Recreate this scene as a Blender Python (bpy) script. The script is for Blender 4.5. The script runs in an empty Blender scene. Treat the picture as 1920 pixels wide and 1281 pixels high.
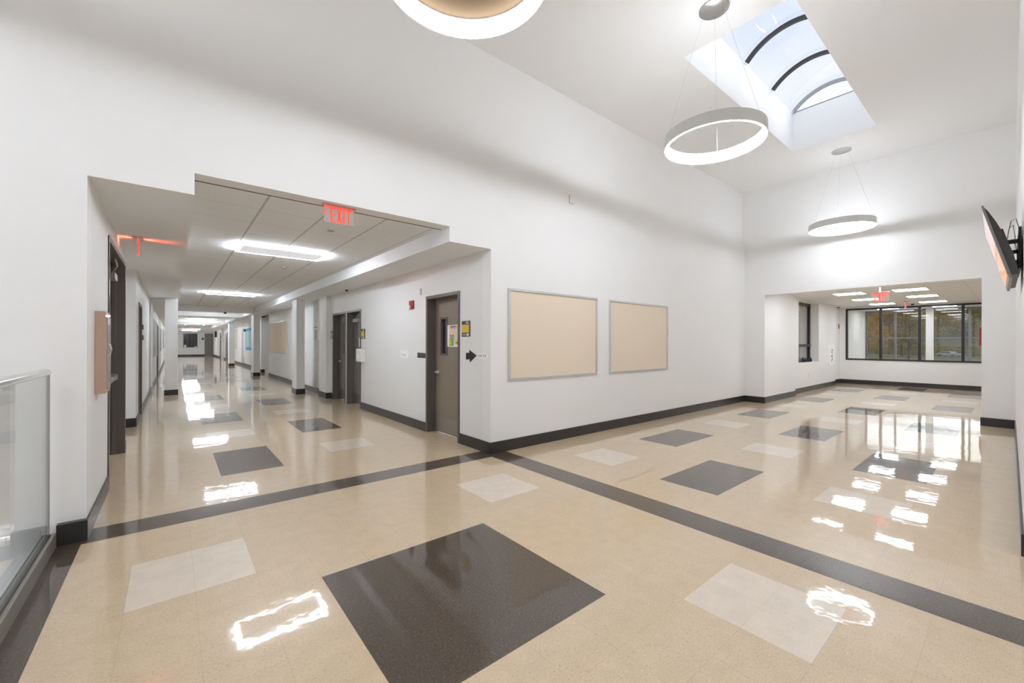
import bpy, bmesh, math, random
from mathutils import Vector, Matrix
random.seed(7)
S = bpy.context.scene
COL = S.collection
PI = math.pi

# ------------------------------------------------------------------ materials
def nodes_of(name):
    m = bpy.data.materials.new(name); m.use_nodes = True
    nt = m.node_tree; nt.nodes.clear()
    out = nt.nodes.new('ShaderNodeOutputMaterial')
    return m, nt, out
def principled(name, col, rough=.5, metal=0., spec=.5, noise=0., nscale=40., bump=0., coat=0., coat_rough=.05, aniso=0.):
    m, nt, out = nodes_of(name)
    p = nt.nodes.new('ShaderNodeBsdfPrincipled')
    p.inputs['Base Color'].default_value = (*col, 1); p.inputs['Roughness'].default_value = rough
    p.inputs['Metallic'].default_value = metal; p.inputs['Specular IOR Level'].default_value = spec
    p.inputs['Coat Weight'].default_value = coat; p.inputs['Coat Roughness'].default_value = coat_rough
    p.inputs['Anisotropic'].default_value = aniso
    if noise or bump:
        tc = nt.nodes.new('ShaderNodeTexCoord'); n = nt.nodes.new('ShaderNodeTexNoise')
        n.inputs['Scale'].default_value = nscale; n.inputs['Detail'].default_value = 4
        nt.links.new(tc.outputs['Object'], n.inputs['Vector'])
        if noise:
            r = nt.nodes.new('ShaderNodeMapRange'); r.inputs[3].default_value = 1 - noise; r.inputs[4].default_value = 1 + noise
            nt.links.new(n.outputs['Fac'], r.inputs[0])
            mx = nt.nodes.new('ShaderNodeVectorMath'); mx.operation = 'SCALE'; mx.inputs[0].default_value = col
            nt.links.new(r.outputs[0], mx.inputs['Scale']); nt.links.new(mx.outputs[0], p.inputs['Base Color'])
        if bump:
            b = nt.nodes.new('ShaderNodeBump'); b.inputs['Strength'].default_value = bump; b.inputs['Distance'].default_value = .01
            nt.links.new(n.outputs['Fac'], b.inputs['Height']); nt.links.new(b.outputs['Normal'], p.inputs['Normal'])
    nt.links.new(p.outputs[0], out.inputs[0])
    return m
def emitter(name, col, strength, base=(.9, .9, .9)):
    m, nt, out = nodes_of(name)
    p = nt.nodes.new('ShaderNodeBsdfPrincipled'); p.inputs['Base Color'].default_value = (*base, 1)
    p.inputs['Emission Color'].default_value = (*col, 1); p.inputs['Emission Strength'].default_value = strength
    p.inputs['Roughness'].default_value = .5
    nt.links.new(p.outputs[0], out.inputs[0]); return m
def glass(name, tint=(1, 1, 1), ior=1.5, rough=0., milky=0.):
    m, nt, out = nodes_of(name)
    ge = nt.nodes.new('ShaderNodeNewGeometry'); dt = nt.nodes.new('ShaderNodeVectorMath'); dt.operation = 'DOT_PRODUCT'
    nt.links.new(ge.outputs['Normal'], dt.inputs[0]); nt.links.new(ge.outputs['Incoming'], dt.inputs[1])
    def mth(op, a, b_=None):
        q = nt.nodes.new('ShaderNodeMath'); q.operation = op
        for i, v in enumerate((a, b_)):
            if v is None: continue
            if isinstance(v, (int, float)): q.inputs[i].default_value = v
            else: nt.links.new(v, q.inputs[i])
        return q.outputs[0]
    r0 = ((ior - 1) / (ior + 1)) ** 2
    sch = mth('ADD', mth('MULTIPLY', mth('POWER', mth('SUBTRACT', 1., mth('ABSOLUTE', dt.outputs['Value'])), 5.), 1 - r0), r0)
    t = nt.nodes.new('ShaderNodeBsdfTransparent'); t.inputs[0].default_value = (*tint, 1)
    g = nt.nodes.new('ShaderNodeBsdfGlossy'); g.inputs['Roughness'].default_value = rough
    mx = nt.nodes.new('ShaderNodeMixShader')
    nt.links.new(sch, mx.inputs[0]); nt.links.new(g.outputs[0], mx.inputs[2])
    if milky:
        tl = nt.nodes.new('ShaderNodeBsdfTranslucent'); tl.inputs[0].default_value = (.95, .96, .98, 1)
        m2 = nt.nodes.new('ShaderNodeMixShader'); m2.inputs[0].default_value = milky
        nt.links.new(t.outputs[0], m2.inputs[1]); nt.links.new(tl.outputs[0], m2.inputs[2])
        nt.links.new(m2.outputs[0], mx.inputs[1])
    else:
        nt.links.new(t.outputs[0], mx.inputs[1])
    nt.links.new(mx.outputs[0], out.inputs[0]); return m

def vct(name, col, fleck_dark, fleck_light, amt_d=.5, amt_l=.5):
    """vinyl composition tile: waxed, flecked, thin joints (uv runs 0..1 over each tile)"""
    m, nt, out = nodes_of(name); N = nt.nodes.new; L = nt.links.new
    tc = N('ShaderNodeTexCoord')
    n1 = N('ShaderNodeTexNoise'); n1.inputs['Scale'].default_value = 9; n1.inputs['Detail'].default_value = 5
    L(tc.outputs['Object'], n1.inputs['Vector'])
    r1 = N('ShaderNodeMapRange'); r1.inputs[1].default_value = .3; r1.inputs[2].default_value = .7
    r1.inputs[3].default_value = .95; r1.inputs[4].default_value = 1.05; L(n1.outputs['Fac'], r1.inputs[0])
    isl = N('ShaderNodeNewGeometry')
    r2 = N('ShaderNodeMapRange'); r2.inputs[3].default_value = .988; r2.inputs[4].default_value = 1.012
    L(isl.outputs['Random Per Island'], r2.inputs[0])
    mu = N('ShaderNodeMath'); mu.operation = 'MULTIPLY'; L(r1.outputs[0], mu.inputs[0]); L(r2.outputs[0], mu.inputs[1])
    base = N('ShaderNodeVectorMath'); base.operation = 'SCALE'; base.inputs[0].default_value = col; L(mu.outputs[0], base.inputs['Scale'])
    # flecks
    def fleck(scale, lo, hi, c, src, off):
        mp = N('ShaderNodeMapping'); mp.inputs['Location'].default_value = (off, off * 2, 0); mp.inputs['Scale'].default_value = (1, 1.5, 1)
        L(tc.outputs['Object'], mp.inputs['Vector'])
        n = N('ShaderNodeTexNoise'); n.inputs['Scale'].default_value = scale; n.inputs['Detail'].default_value = 3; n.inputs['Roughness'].default_value = .6
        L(mp.outputs[0], n.inputs['Vector'])
        r = N('ShaderNodeMapRange'); r.inputs[1].default_value = lo; r.inputs[2].default_value = hi; L(n.outputs['Fac'], r.inputs[0])
        mx = N('ShaderNodeMix'); mx.data_type = 'RGBA'; L(r.outputs[0], mx.inputs[0]); L(src, mx.inputs[6]); mx.inputs[7].default_value = (*c, 1)
        return mx.outputs[2]
    c1 = fleck(70, .54, .54 + .13 / amt_d, fleck_dark, base.outputs[0], 3.1)
    c2 = fleck(85, .55, .55 + .13 / amt_l, fleck_light, c1, 11.7)
    # joints
    uv = N('ShaderNodeUVMap'); sp = N('ShaderNodeSeparateXYZ'); L(uv.outputs[0], sp.inputs[0])
    def edge(o):
        a = N('ShaderNodeMath'); a.operation = 'PINGPONG'; a.inputs[1].default_value = .5; L(o, a.inputs[0]); return a.outputs[0]
    mn = N('ShaderNodeMath'); mn.operation = 'MINIMUM'; L(edge(sp.outputs[0]), mn.inputs[0]); L(edge(sp.outputs[1]), mn.inputs[1])
    rj = N('ShaderNodeMapRange'); rj.inputs[1].default_value = .0; rj.inputs[2].default_value = .006
    rj.inputs[3].default_value = .8; rj.inputs[4].default_value = 1.; L(mn.outputs[0], rj.inputs[0])
    fin = N('ShaderNodeVectorMath'); fin.operation = 'SCALE'; L(c2, fin.inputs[0]); L(rj.outputs[0], fin.inputs['Scale'])
    p = N('ShaderNodeBsdfPrincipled'); L(fin.outputs[0], p.inputs['Base Color'])
    p.inputs['Roughness'].default_value = .42; p.inputs['Specular IOR Level'].default_value = .3
    p.inputs['Coat Weight'].default_value = 1; p.inputs['Coat Roughness'].default_value = .035; p.inputs['Coat IOR'].default_value = 1.5
    # slow ripples of the wax
    w = N('ShaderNodeTexNoise'); w.inputs['Scale'].default_value = 3.2; w.inputs['Detail'].default_value = 3.3; w.inputs['Roughness'].default_value = .58
    L(tc.outputs['Object'], w.inputs['Vector'])
    b = N('ShaderNodeBump'); b.inputs['Strength'].default_value = .14; b.inputs['Distance'].default_value = .012
    L(w.outputs['Fac'], b.inputs['Height']); L(b.outputs['Normal'], p.inputs['Coat Normal'])
    L(p.outputs[0], out.inputs[0]); return m

def act(name, col):
    """acoustic ceiling tile, grid lines from per-tile uv"""
    m, nt, out = nodes_of(name); N = nt.nodes.new; L = nt.links.new
    tc = N('ShaderNodeTexCoord'); n = N('ShaderNodeTexNoise'); n.inputs['Scale'].default_value = 160; n.inputs['Detail'].default_value = 2
    L(tc.outputs['Object'], n.inputs['Vector'])
    r = N('ShaderNodeMapRange'); r.inputs[1].default_value = .35; r.inputs[2].default_value = .65; r.inputs[3].default_value = .94; r.inputs[4].default_value = 1.03
    L(n.outputs['Fac'], r.inputs[0])
    uv = N('ShaderNodeUVMap'); sp = N('ShaderNodeSeparateXYZ'); L(uv.outputs[0], sp.inputs[0])
    def edge(o, wd, dark):
        a = N('ShaderNodeMath'); a.operation = 'PINGPONG'; a.inputs[1].default_value = .5; L(o, a.inputs[0])
        q = N('ShaderNodeMapRange'); q.inputs[1].default_value = wd * .85; q.inputs[2].default_value = wd; q.inputs[3].default_value = dark; q.inputs[4].default_value = 1
        L(a.outputs[0], q.inputs[0]); return q.outputs[0]
    e1 = edge(sp.outputs[0], .02, .62); e2 = edge(sp.outputs[1], .012, .84)
    a = N('ShaderNodeMath'); a.operation = 'MULTIPLY'; L(e1, a.inputs[0]); L(e2, a.inputs[1])
    a2 = N('ShaderNodeMath'); a2.operation = 'MULTIPLY'; L(a.outputs[0], a2.inputs[0]); L(r.outputs[0], a2.inputs[1])
    v = N('ShaderNodeVectorMath'); v.operation = 'SCALE'; v.inputs[0].default_value = col; L(a2.outputs[0], v.inputs['Scale'])
    p = N('ShaderNodeBsdfPrincipled'); p.inputs['Roughness'].default_value = .9; L(v.outputs[0], p.inputs['Base Color'])
    L(p.outputs[0], out.inputs[0]); return m

RING_E, LAMP_E, PANEL_E, ALC_E = 35., 56., .28, 8.
LEDC = (.925, .985, 1.085)
COOL = (.935, .985, 1.065)
M = dict(
    wall=principled('wall_paint', (.87, .868, .862), .55, noise=.008, nscale=3, spec=.3),
    wall_c=principled('corridor_paint', (.825, .83, .825), .5, noise=.008, nscale=3, spec=.3),
    soffit=principled('soffit_paint', (.84, .87, .895), .6, spec=.3),
    ceil=principled('ceiling_paint', (.87, .87, .865), .8, spec=.2),
    act=act('acoustic_tile', (.86, .885, .90)),
    dark_gap=principled('shadow_gap', (.10, .10, .10), .8),
    base=principled('rubber_base', (.030, .027, .025), .32, noise=.15, nscale=8),
    beige=vct('beige_tile', (.66, .515, .345), (.42, .30, .185), (.84, .70, .53)),
    light=vct('cream_tile', (.77, .67, .555), (.60, .49, .37), (.86, .78, .68), .35, .35),
    dark=vct('dark_tile', (.064, .043, .027), (.014, .010, .007), (.19, .132, .088), .9, .8),
    alu=principled('brushed_aluminium', (.50, .50, .49), .32, 1., noise=.05, nscale=60),
    satin=principled('satin_chrome', (.80, .80, .78), .38, .75),
    steel=principled('stainless_steel', (.72, .72, .71), .2, 1.),
    ringm=principled('satin_nickel', (.72, .72, .71), .40, .85, noise=.03, nscale=30),
    boardframe=principled('board_frame_aluminium', (.66, .665, .665), .4, .6),
    fabric=principled('tan_fabric', (.83, .715, .575), .9, noise=.07, nscale=220, bump=.2),
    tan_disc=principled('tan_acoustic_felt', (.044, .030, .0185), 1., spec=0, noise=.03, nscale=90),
    frame=principled('door_frame_paint', (.122, .107, .091), .38),
    leaf=principled('door_leaf_paint', (.25, .21, .168), .4, noise=.03, nscale=5),
    leafd=principled('grey_door_paint', (.20, .19, .178), .4, noise=.03, nscale=5),
    black=principled('black_plastic', (.012, .012, .012), .4),
    blackmetal=principled('black_window_metal', (.016, .016, .017), .4),
    darkgrey=principled('dark_grey_plastic', (.035, .035, .036), .45),
    greymetal=principled('grey_window_metal', (.16, .165, .19), .45),
    white=principled('white_plastic', (.82, .82, .81), .4),
    paper=principled('white_paper', (.93, .93, .925), .8),
    grey=principled('grey_plastic', (.36, .37, .38), .5),
    yellow=principled('yellow_insert', (.72, .47, .055), .5),
    red=principled('red_plastic', (.34, .022, .02), .35),
    green=principled('green_print', (.12, .50, .08), .7),
    blue=principled('blue_print', (.08, .17, .55), .7),
    orange=principled('orange_print', (.85, .35, .05), .7),
    redp=principled('red_print', (.75, .05, .05), .7),
    tanp=principled('tan_print', (.78, .66, .52), .8),
    beigebox=principled('beige_enamel', (.52, .36, .27), .35, coat=.3),
    perf=principled('perforated_metal', (.45, .40, .37), .35, .8, noise=.35, nscale=130),
    curb=principled('taupe_metal', (.28, .26, .225), .35, .3),
    cyan=principled('cyan_border_paper', (.05, .42, .75), .7),
    aqua=principled('aqua_paper', (.50, .74, .76), .8),
    ring_e=emitter('ring_diffuser', COOL, RING_E),
    ring_e_dim=emitter('ring_diffuser_dimmed', COOL, RING_E * .5),
    ring_e_mid=emitter('ring_diffuser_mid', COOL, RING_E * .74),
    lamp_e=emitter('led_strip', LEDC, LAMP_E),
    panel_e=emitter('lamp_panel', LEDC, PANEL_E),
    alc_e=emitter('flat_lamp_diffuser', COOL, ALC_E),
    exit_red=emitter('exit_letters', (1, .075, .04), .62, (.6, .03, .02)),
    exit_glow=emitter('exit_reflection', (1, .16, .10), .42, (.7, .1, .08)),
    glass=glass('clear_glass', (.97, .985, .98)),
    tint_glass=glass('window_glass', (.985, .985, .975), 1.52),
    ext_glass=glass('outer_window_glass', (.95, .95, .92), 1.52),
    acrylic=glass('acrylic', (.95, .96, .96), 1.49, .05, .38),
    dome=glass('skylight_glazing', (.96, .98, 1.), 1.4, 0, .10),
    dome_end=glass('skylight_end_glazing', (1, 1, 1), 1.3, 0, .55),
    darkpane=principled('dark_pane', (.02, .024, .026), .08),
    greypane=principled('grey_blind', (.52, .52, .51), .5),
    tvback=principled('tv_back_plastic', (.035, .031, .028), .45),
    tvside=principled('tv_bezel', (.16, .16, .16), .35),
    whiteext=principled('white_exterior_paint', (.82, .82, .80), .7),
    lawn=principled('lawn', (.075, .068, .022), .95, noise=.55, nscale=.5),
    bark=principled('bark', (.085, .062, .045), .9, noise=.3, nscale=6),
    leaf1=principled('golden_leaves', (.38, .225, .03), .8, noise=.5, nscale=1.2),
    leaf2=principled('brown_leaves', (.19, .115, .036), .8, noise=.5, nscale=1.2),
    leaf3=principled('olive_leaves', (.19, .165, .024), .8, noise=.5, nscale=1.2),
    wellp=principled('skylight_well_paint', (.94, .94, .935), .8, spec=.2),
    carpaint=principled('silver_car_paint', (.24, .26, .28), .25, .4),
)

def screen_glare():  # pink and orange reflections on the screen, put in as emission
    m, nt, out = nodes_of('tv_screen'); N = nt.nodes.new; L = nt.links.new
    tc = N('ShaderNodeTexCoord'); sp = N('ShaderNodeSeparateXYZ'); L(tc.outputs['Object'], sp.inputs[0])
    cr = N('ShaderNodeValToRGB'); r = N('ShaderNodeMapRange'); r.inputs[1].default_value = .03; r.inputs[2].default_value = .58; L(sp.outputs[2], r.inputs[0])
    e = cr.color_ramp.elements; e[0].position = 0; e[0].color = (.75, .25, .04, 1); e[1].position = 1; e[1].color = (.55, .46, .45, 1)
    for p, c in ((.10, (.85, .33, .05, 1)), (.40, (.80, .30, .06, 1)), (.45, (.12, .06, .03, 1)), (.50, (.80, .42, .34, 1)), (.62, (.85, .52, .50, 1))):
        q = e.new(p); q.color = c
    L(r.outputs[0], cr.inputs[0])
    w = N('ShaderNodeTexWave'); w.bands_direction = 'Z'; w.inputs['Scale'].default_value = 9; w.inputs['Distortion'].default_value = 1.5; L(tc.outputs['Object'], w.inputs['Vector'])
    rr = N('ShaderNodeMapRange'); rr.inputs[3].default_value = .97; rr.inputs[4].default_value = 1.03; L(w.outputs['Fac'], rr.inputs[0])
    v = N('ShaderNodeVectorMath'); v.operation = 'SCALE'; L(cr.outputs[0], v.inputs[0]); L(rr.outputs[0], v.inputs['Scale'])
    p = N('ShaderNodeBsdfPrincipled'); p.inputs['Base Color'].default_value = (.02, .02, .02, 1); p.inputs['Roughness'].default_value = .12
    L(v.outputs[0], p.inputs['Emission Color']); p.inputs['Emission Strength'].default_value = .42; L(p.outputs[0], out.inputs[0]); return m
M['screen'] = screen_glare()

# ------------------------------------------------------------------ mesh builder
class B:
    def __init__(s): s.v = []; s.f = []; s.m = []; s.uv = {}
    def vert(s, p): s.v.append(tuple(p)); return len(s.v) - 1
    def face(s, pts, m=0, uv=None):
        i = [s.vert(p) for p in pts]; s.f.append(i); s.m.append(m)
        if uv: s.uv[len(s.f) - 1] = uv
        return s
    def box(s, x0, x1, y0, y1, z0, z1, m=0):
        if x1 < x0: x0, x1 = x1, x0
        if y1 < y0: y0, y1 = y1, y0
        b = len(s.v)
        for z in (z0, z1):
            s.v += [(x0, y0, z), (x1, y0, z), (x1, y1, z), (x0, y1, z)]
        for q in ((0, 3, 2, 1), (4, 5, 6, 7), (0, 1, 5, 4), (1, 2, 6, 5), (2, 3, 7, 6), (3, 0, 4, 7)):
            s.f.append([b + k for k in q]); s.m.append(m)
        return s
    def prism(s, poly, fn, a, b, m=0):
        """poly 2-D points, fn(u, v, w) -> xyz, extruded from w=a to w=b"""
        n = len(poly); o = len(s.v)
        s.v += [tuple(fn(u, v, a)) for u, v in poly] + [tuple(fn(u, v, b)) for u, v in poly]
        s.f.append([o + k for k in range(n)][::-1]); s.m.append(m)
        s.f.append([o + n + k for k in range(n)]); s.m.append(m)
        for k in range(n):
            j = (k + 1) % n; s.f.append([o + k, o + j, o + n + j, o + n + k]); s.m.append(m)
        return s
    def tube(s, pts, r, n=10, m=0, cap=True):
        pts = [Vector(p) for p in pts]; rs = r if isinstance(r, (list, tuple)) else [r] * len(pts)
        o = len(s.v); up = Vector((0, 0, 1))
        for i, p in enumerate(pts):
            d = (pts[min(i + 1, len(pts) - 1)] - pts[max(i - 1, 0)]).normalized()
            a = d.cross(up)
            if a.length < 1e-3: a = d.cross(Vector((1, 0, 0)))
            a.normalize(); c = d.cross(a)
            for k in range(n):
                t = 2 * PI * k / n; s.v.append(tuple(p + (a * math.cos(t) + c * math.sin(t)) * rs[i]))
        for i in range(len(pts) - 1):
            for k in range(n):
                j = (k + 1) % n; s.f.append([o + i * n + k, o + i * n + j, o + (i + 1) * n + j, o + (i + 1) * n + k]); s.m.append(m)
        if cap:
            s.f.append([o + k for k in range(n)][::-1]); s.m.append(m)
            s.f.append([o + (len(pts) - 1) * n + k for k in range(n)]); s.m.append(m)
        return s
    def lathe(s, prof, n=64, c=(0, 0, 0), m=0, closed=False):
        o = len(s.v); q = len(prof)
        for k in range(n):
            t = 2 * PI * k / n
            s.v += [(c[0] + r * math.cos(t), c[1] + r * math.sin(t), c[2] + z) for r, z in prof]
        for k in range(n):
            j = (k + 1) % n
            for i in range(q if closed else q - 1):
                h = (i + 1) % q; s.f.append([o + k * q + i, o + j * q + i, o + j * q + h, o + k * q + h]); s.m.append(m)
        return s
    def disc(s, r, z, n=64, c=(0, 0, 0), m=0, down=True):
        pts = [(c[0] + r * math.cos(2 * PI * k / n), c[1] + r * math.sin(2 * PI * k / n), c[2] + z) for k in range(n)]
        return s.face(pts[::-1] if down else pts, m)
    def build(s, name, mats, parent=None, smooth=False, bevel=0., recalc=True, weld=False):
        if not isinstance(mats, (list, tuple)): mats = [mats]
        off = parent_world(parent) if parent else Vector((0, 0, 0))
        me = bpy.data.meshes.new(name)
        me.from_pydata([tuple(Vector(p) - off) for p in s.v], [], s.f)
        for k in mats: me.materials.append(M[k] if isinstance(k, str) else k)
        for i, p in enumerate(me.polygons): p.material_index = s.m[i]; p.use_smooth = smooth
        if s.uv:
            ul = me.uv_layers.new(name='UVMap')
            for fi, uvs in s.uv.items():
                for li, c in zip(me.polygons[fi].loop_indices, uvs): ul.data[li].uv = c
        if recalc or weld:
            bm = bmesh.new(); bm.from_mesh(me)
            if weld: bmesh.ops.remove_doubles(bm, verts=bm.verts, dist=1e-5)
            bmesh.ops.recalc_face_normals(bm, faces=bm.faces); bm.to_mesh(me); bm.free()
        o = bpy.data.objects.new(name, me); COL.objects.link(o)
        if parent: o.parent = parent
        if bevel:
            md = o.modifiers.new('Bevel', 'BEVEL'); md.width = bevel; md.segments = 2; md.limit_method = 'ANGLE'
        if smooth:
            try: me.set_sharp_from_angle(angle=math.radians(40))
            except Exception: pass
        return o

def parent_world(o):
    p = Vector((0, 0, 0))
    while o is not None: p = p + Vector(o.location); o = o.parent
    return p
def tag(o, label, cat, group=None, kind=None):
    o['label'] = label; o['category'] = cat
    if group: o['group'] = group
    if kind: o['kind'] = kind
    return o
def root(name, loc, label, cat, group=None, kind=None):
    o = bpy.data.objects.new(name, None); COL.objects.link(o); o.location = loc; o.empty_display_size = .1
    return tag(o, label, cat, group, kind)
def dup(o, loc, rz=None, label=None, group=None):
    r = o.copy(); COL.objects.link(r); r.location = loc
    if rz is not None: r.rotation_euler = (0, 0, rz)
    if label: r['label'] = label
    if group: r['group'] = group
    def kids(src, dst):
        for ch in list(src.children):
            c = ch.copy(); COL.objects.link(c); c.parent = dst; kids(ch, c)
    kids(o, r); return r
def struct(name, b, mats, label, cat, **kw):
    return tag(b.build(name, mats, **kw), label, cat, kind='structure')

# ------------------------------------------------------------------ camera
F, YAW, HY, ROLL, H = 775., math.radians(50.61), 644.2, .0025, 1.45
cam_d = bpy.data.cameras.new('camera'); cam = bpy.data.objects.new('camera', cam_d); COL.objects.link(cam)
cam_d.sensor_width = 36; cam_d.lens = F / 1920 * 36; cam_d.shift_y = (HY - 640.5) / 1920
cam_d.clip_start = .02; cam_d.clip_end = 600
fw = Vector((math.cos(YAW), math.sin(YAW), 0)); rt = Vector((math.sin(YAW), -math.cos(YAW), 0)); up = Vector((0, 0, 1))
# the photograph is rolled a fraction of a degree
rt2 = rt * math.cos(ROLL) + up * math.sin(ROLL); up2 = -rt * math.sin(ROLL) + up * math.cos(ROLL)
mw = Matrix((( rt2.x, up2.x, -fw.x, 0), (rt2.y, up2.y, -fw.y, 0), (rt2.z, up2.z, -fw.z, H), (0, 0, 0, 1)))
cam.matrix_world = mw; S.camera = cam

# ------------------------------------------------------------------ main dimensions
YW, YU = 4.36, 4.42            # main wall (lower, upper set-back face)
ZL, ZC = 4.02, 5.28            # ledge, ceiling
XE = 11.2                      # end wall
XL, XR = -.49, 3.22            # corridor walls
XF = 3.5                       # right corridor wall beyond the side passage
YEND = 57.
SX0, SX1 = .14, 2.595          # soffit inner faces
ZS, ZH, ZA = 2.687, 2.87, 2.885
BH = .15                       # baseboard height
T = .3055

# ------------------------------------------------------------------ floor
fl = B()
def tile(x0, x1, y0, y1, m): fl.face([(x0, y0, 0), (x1, y0, 0), (x1, y1, 0), (x0, y1, 0)], m, [(0, 0), (1, 0), (1, 1), (0, 1)])
BE, LI, DA = 0, 1, 2
Y0, X0 = 4.25, 3.16
for k in range(12):                                 # square of floor between the two dark bands
    for r in range(30):
        m = BE
        if 4 <= k < 8 and 5 <= r < 9: m = DA
        if (1 <= k < 3 or 9 <= k < 11) and (2 <= r < 4 or 10 <= r < 12): m = LI
        tile(X0 - (k + 1) * T, X0 - k * T, Y0 - (r + 1) * T, Y0 - r * T, m)
for k in range(12): tile(X0 - (k + 1) * T, X0 - k * T, Y0, Y0 + T, DA)          # dark band across the corridor mouth
for r in range(-1, 30): tile(X0, X0 + T, Y0 - (r + 1) * T, Y0 - r * T, DA)        # dark band towards the wing
for r in range(-1, 30): tile(-.645, X0 - 12 * T, Y0 - (r + 1) * T, Y0 - r * T, DA)  # dark strip along the railing
YC = Y0 + T
for k in range(-10, 15):                             # corridor
    for r in range(173):
        if k < -2 and not (50 <= r <= 66): continue
        m = BE; q = r % 12
        if 7 <= k < 9: m = DA if 3 <= q < 7 else LI if 10 <= q < 12 else BE
        if 3 <= k < 5: m = LI if 4 <= q < 6 else DA if (q >= 9 or q < 1 and r > 0) else BE
        tile(X0 - (k + 1) * T, X0 - k * T, YC + r * T, YC + (r + 1) * T, m)
XC, TX = X0 + T - .015, .29
for i in range(66):                                  # wing to the right
    for r in range(-1, 24):
        if r >= 14 and i > 6 and i < 28: continue
        m = BE; q = i % 12
        if 2 <= r < 4: m = LI if 2 <= q < 4 else DA if 7 <= q < 11 else BE
        if 6 <= r < 8: m = DA if 2 <= q < 6 else LI if 9 <= q < 11 else BE
        if 10 <= r < 12: m = LI if 4 <= q < 6 else DA if q >= 9 or (q < 1 and i > 0) else BE
        tile(max(XC + i * TX, X0 + T), XC + (i + 1) * TX, Y0 - (r + 1) * T, Y0 - r * T, m)
struct('floor', fl, ['beige', 'light', 'dark'], 'glossy beige vinyl tile floor with dark and cream squares', 'floor', recalc=False)
fs = B().box(-.70, 23, -6, 60, -.12, -.004)
struct('trim_floor_slab', fs, ['wall'], 'concrete slab edge under the tiled floor', 'floor slab')

# ------------------------------------------------------------------ walls
def holes(b, u0, u1, z0, z1, hs, add):
    """fill the rectangle u0..u1, z0..z1 with boxes, leaving out hs (u0, u1, z0, z1)"""
    us = sorted({u0, u1, *[h[0] for h in hs], *[h[1] for h in hs]})
    us = [u for u in us if u0 <= u <= u1]
    for a, c in zip(us, us[1:]):
        mid = (a + c) / 2; z = z0
        for h in sorted([h for h in hs if h[0] < mid < h[1]], key=lambda h: h[2]):
            if h[2] > z + 1e-4: add(a, c, z, h[2])
            z = h[3]
        if z < z1 - 1e-4: add(a, c, z, z1)
w = B()
holes(w, -4.2, XE + .2, -2.6, ZL, [(XL, SX0, -.02, ZS), (SX0, SX1, -.02, ZH), (SX1, XR, -.02, ZS)], lambda a, c, z0, z1: w.box(a, c, YW, YW + .19, z0, z1))
w.box(-4.2, XE + .2, YU, YW + .19, ZL, ZC + .1)
struct('wall_back', w, ['wall'], 'tall white wall with the corridor opening and two tan bulletin boards', 'wall')
# end wall with the opening to the alcove
OY0, OY1, OZ = .385, 3.895, 2.65
w = B()
holes(w, -.3, YW + .1, 0, ZC + .1, [(OY0, OY1, 0, OZ)], lambda a, c, z0, z1: w.box(XE, XE + .3, a, c, z0, z1))
struct('wall_end', w, ['wall'], 'white end wall of the hall around the window alcove', 'wall')
# right wall, seen edge-on
w = B().prism([(4.5, -.041), (XE + .05, -.006), (XE + .05, -.25), (4.5, -.25)], lambda u, v, z: (u, v, z), 0, ZC + .1)
struct('wall_right', w, ['wall'], 'white wall at the right edge carrying the television', 'wall')
w = B().box(4.5, 4.7, -6, -.25, 0, ZC + .1)
struct('wall_right_rear', w, ['wall'], 'white wall behind the right edge', 'wall')
w = B().box(-4.2, 4.7, -6.2, -6, -2.6, ZC + .1)
struct('wall_rear', w, ['wall'], 'white wall behind the viewer', 'wall')
w = B().box(-4.4, -4.2, -6.2, YW + .2, -2.6, ZC + .1)
struct('wall_stairwell', w, ['wall'], 'white wall of the stairwell beyond the glass railing', 'wall')
struct('floor_lower', B().box(-4.2, -.70, -6, YW, -2.75, -2.6), ['beige'], 'lower landing of the stairwell beyond the railing', 'floor')

# main ceiling with the skylight hole
KX0, KX1, KY0, KY1, KZ = 5.275, 9.54, 1.556, 2.815, 6.05
c = B()
q = .003
for a, b_, y0, y1 in ((-4.4, KX0 - q, -6.2, YW + .2), (KX1 + q, XE + .3, -6.2, YW + .2), (KX0 - q, KX1 + q, -6.2, KY0 - q), (KX0 - q, KX1 + q, KY1 + q, YW + .2)):
    c.box(a, b_, y0, y1, ZC, ZC + .12)
struct('ceiling', c, ['ceil'], 'high white plaster ceiling with a skylight', 'ceiling')

# ------------------------------------------------------------------ skylight
sk = root('window_skylight', (KX0, KY0, ZC), 'barrel skylight with dark arched ribs in the ceiling', 'skylight', kind='structure')
b = B(); t = .06
b.box(KX0 - t, KX1 + t, KY1, KY1 + t, ZC + .0006, KZ).box(KX0 - t, KX1 + t, KY0 - t, KY0, ZC + .0006, KZ)
b.box(KX1, KX1 + t, KY0, KY1, ZC + .0006, KZ).box(KX0 - t, KX0, KY0, KY1, ZC + .0006, KZ)
b.build('well', ['wellp'], sk)
cy, hw, rise = (KY0 + KY1) / 2, (KY1 - KY0) / 2, .29
Rk = (hw * hw + rise * rise) / (2 * rise); cz = KZ + .02 + rise - Rk; amax = math.asin(hw / Rk)
def arc(r, n=24, k=1.): return [(cy + r * math.sin(a), cz + r * math.cos(a)) for a in [k * amax * (-1 + 2 * i / n) for i in range(n + 1)]]
for x in (5.02, 6.12, 7.25, 8.40, 9.50):
    if x < KX0: continue
    pts = arc(Rk) + arc(Rk - .05)[::-1]
    B().prism(pts, lambda u, v, w_: (w_, u, v), x - .03, x + .03).build('rib', ['darkgrey' if x < 9 else 'grey'], sk)  # end rib in lighter grey: the light on it is in its colour
pts = arc(Rk + .025, k=1.04) + arc(Rk + .012, k=1.04)[::-1]
B().prism(pts, lambda u, v, w_: (w_, u, v), KX0 - .05, KX1 + .06).build('dome', ['dome'], sk, smooth=True)
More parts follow.
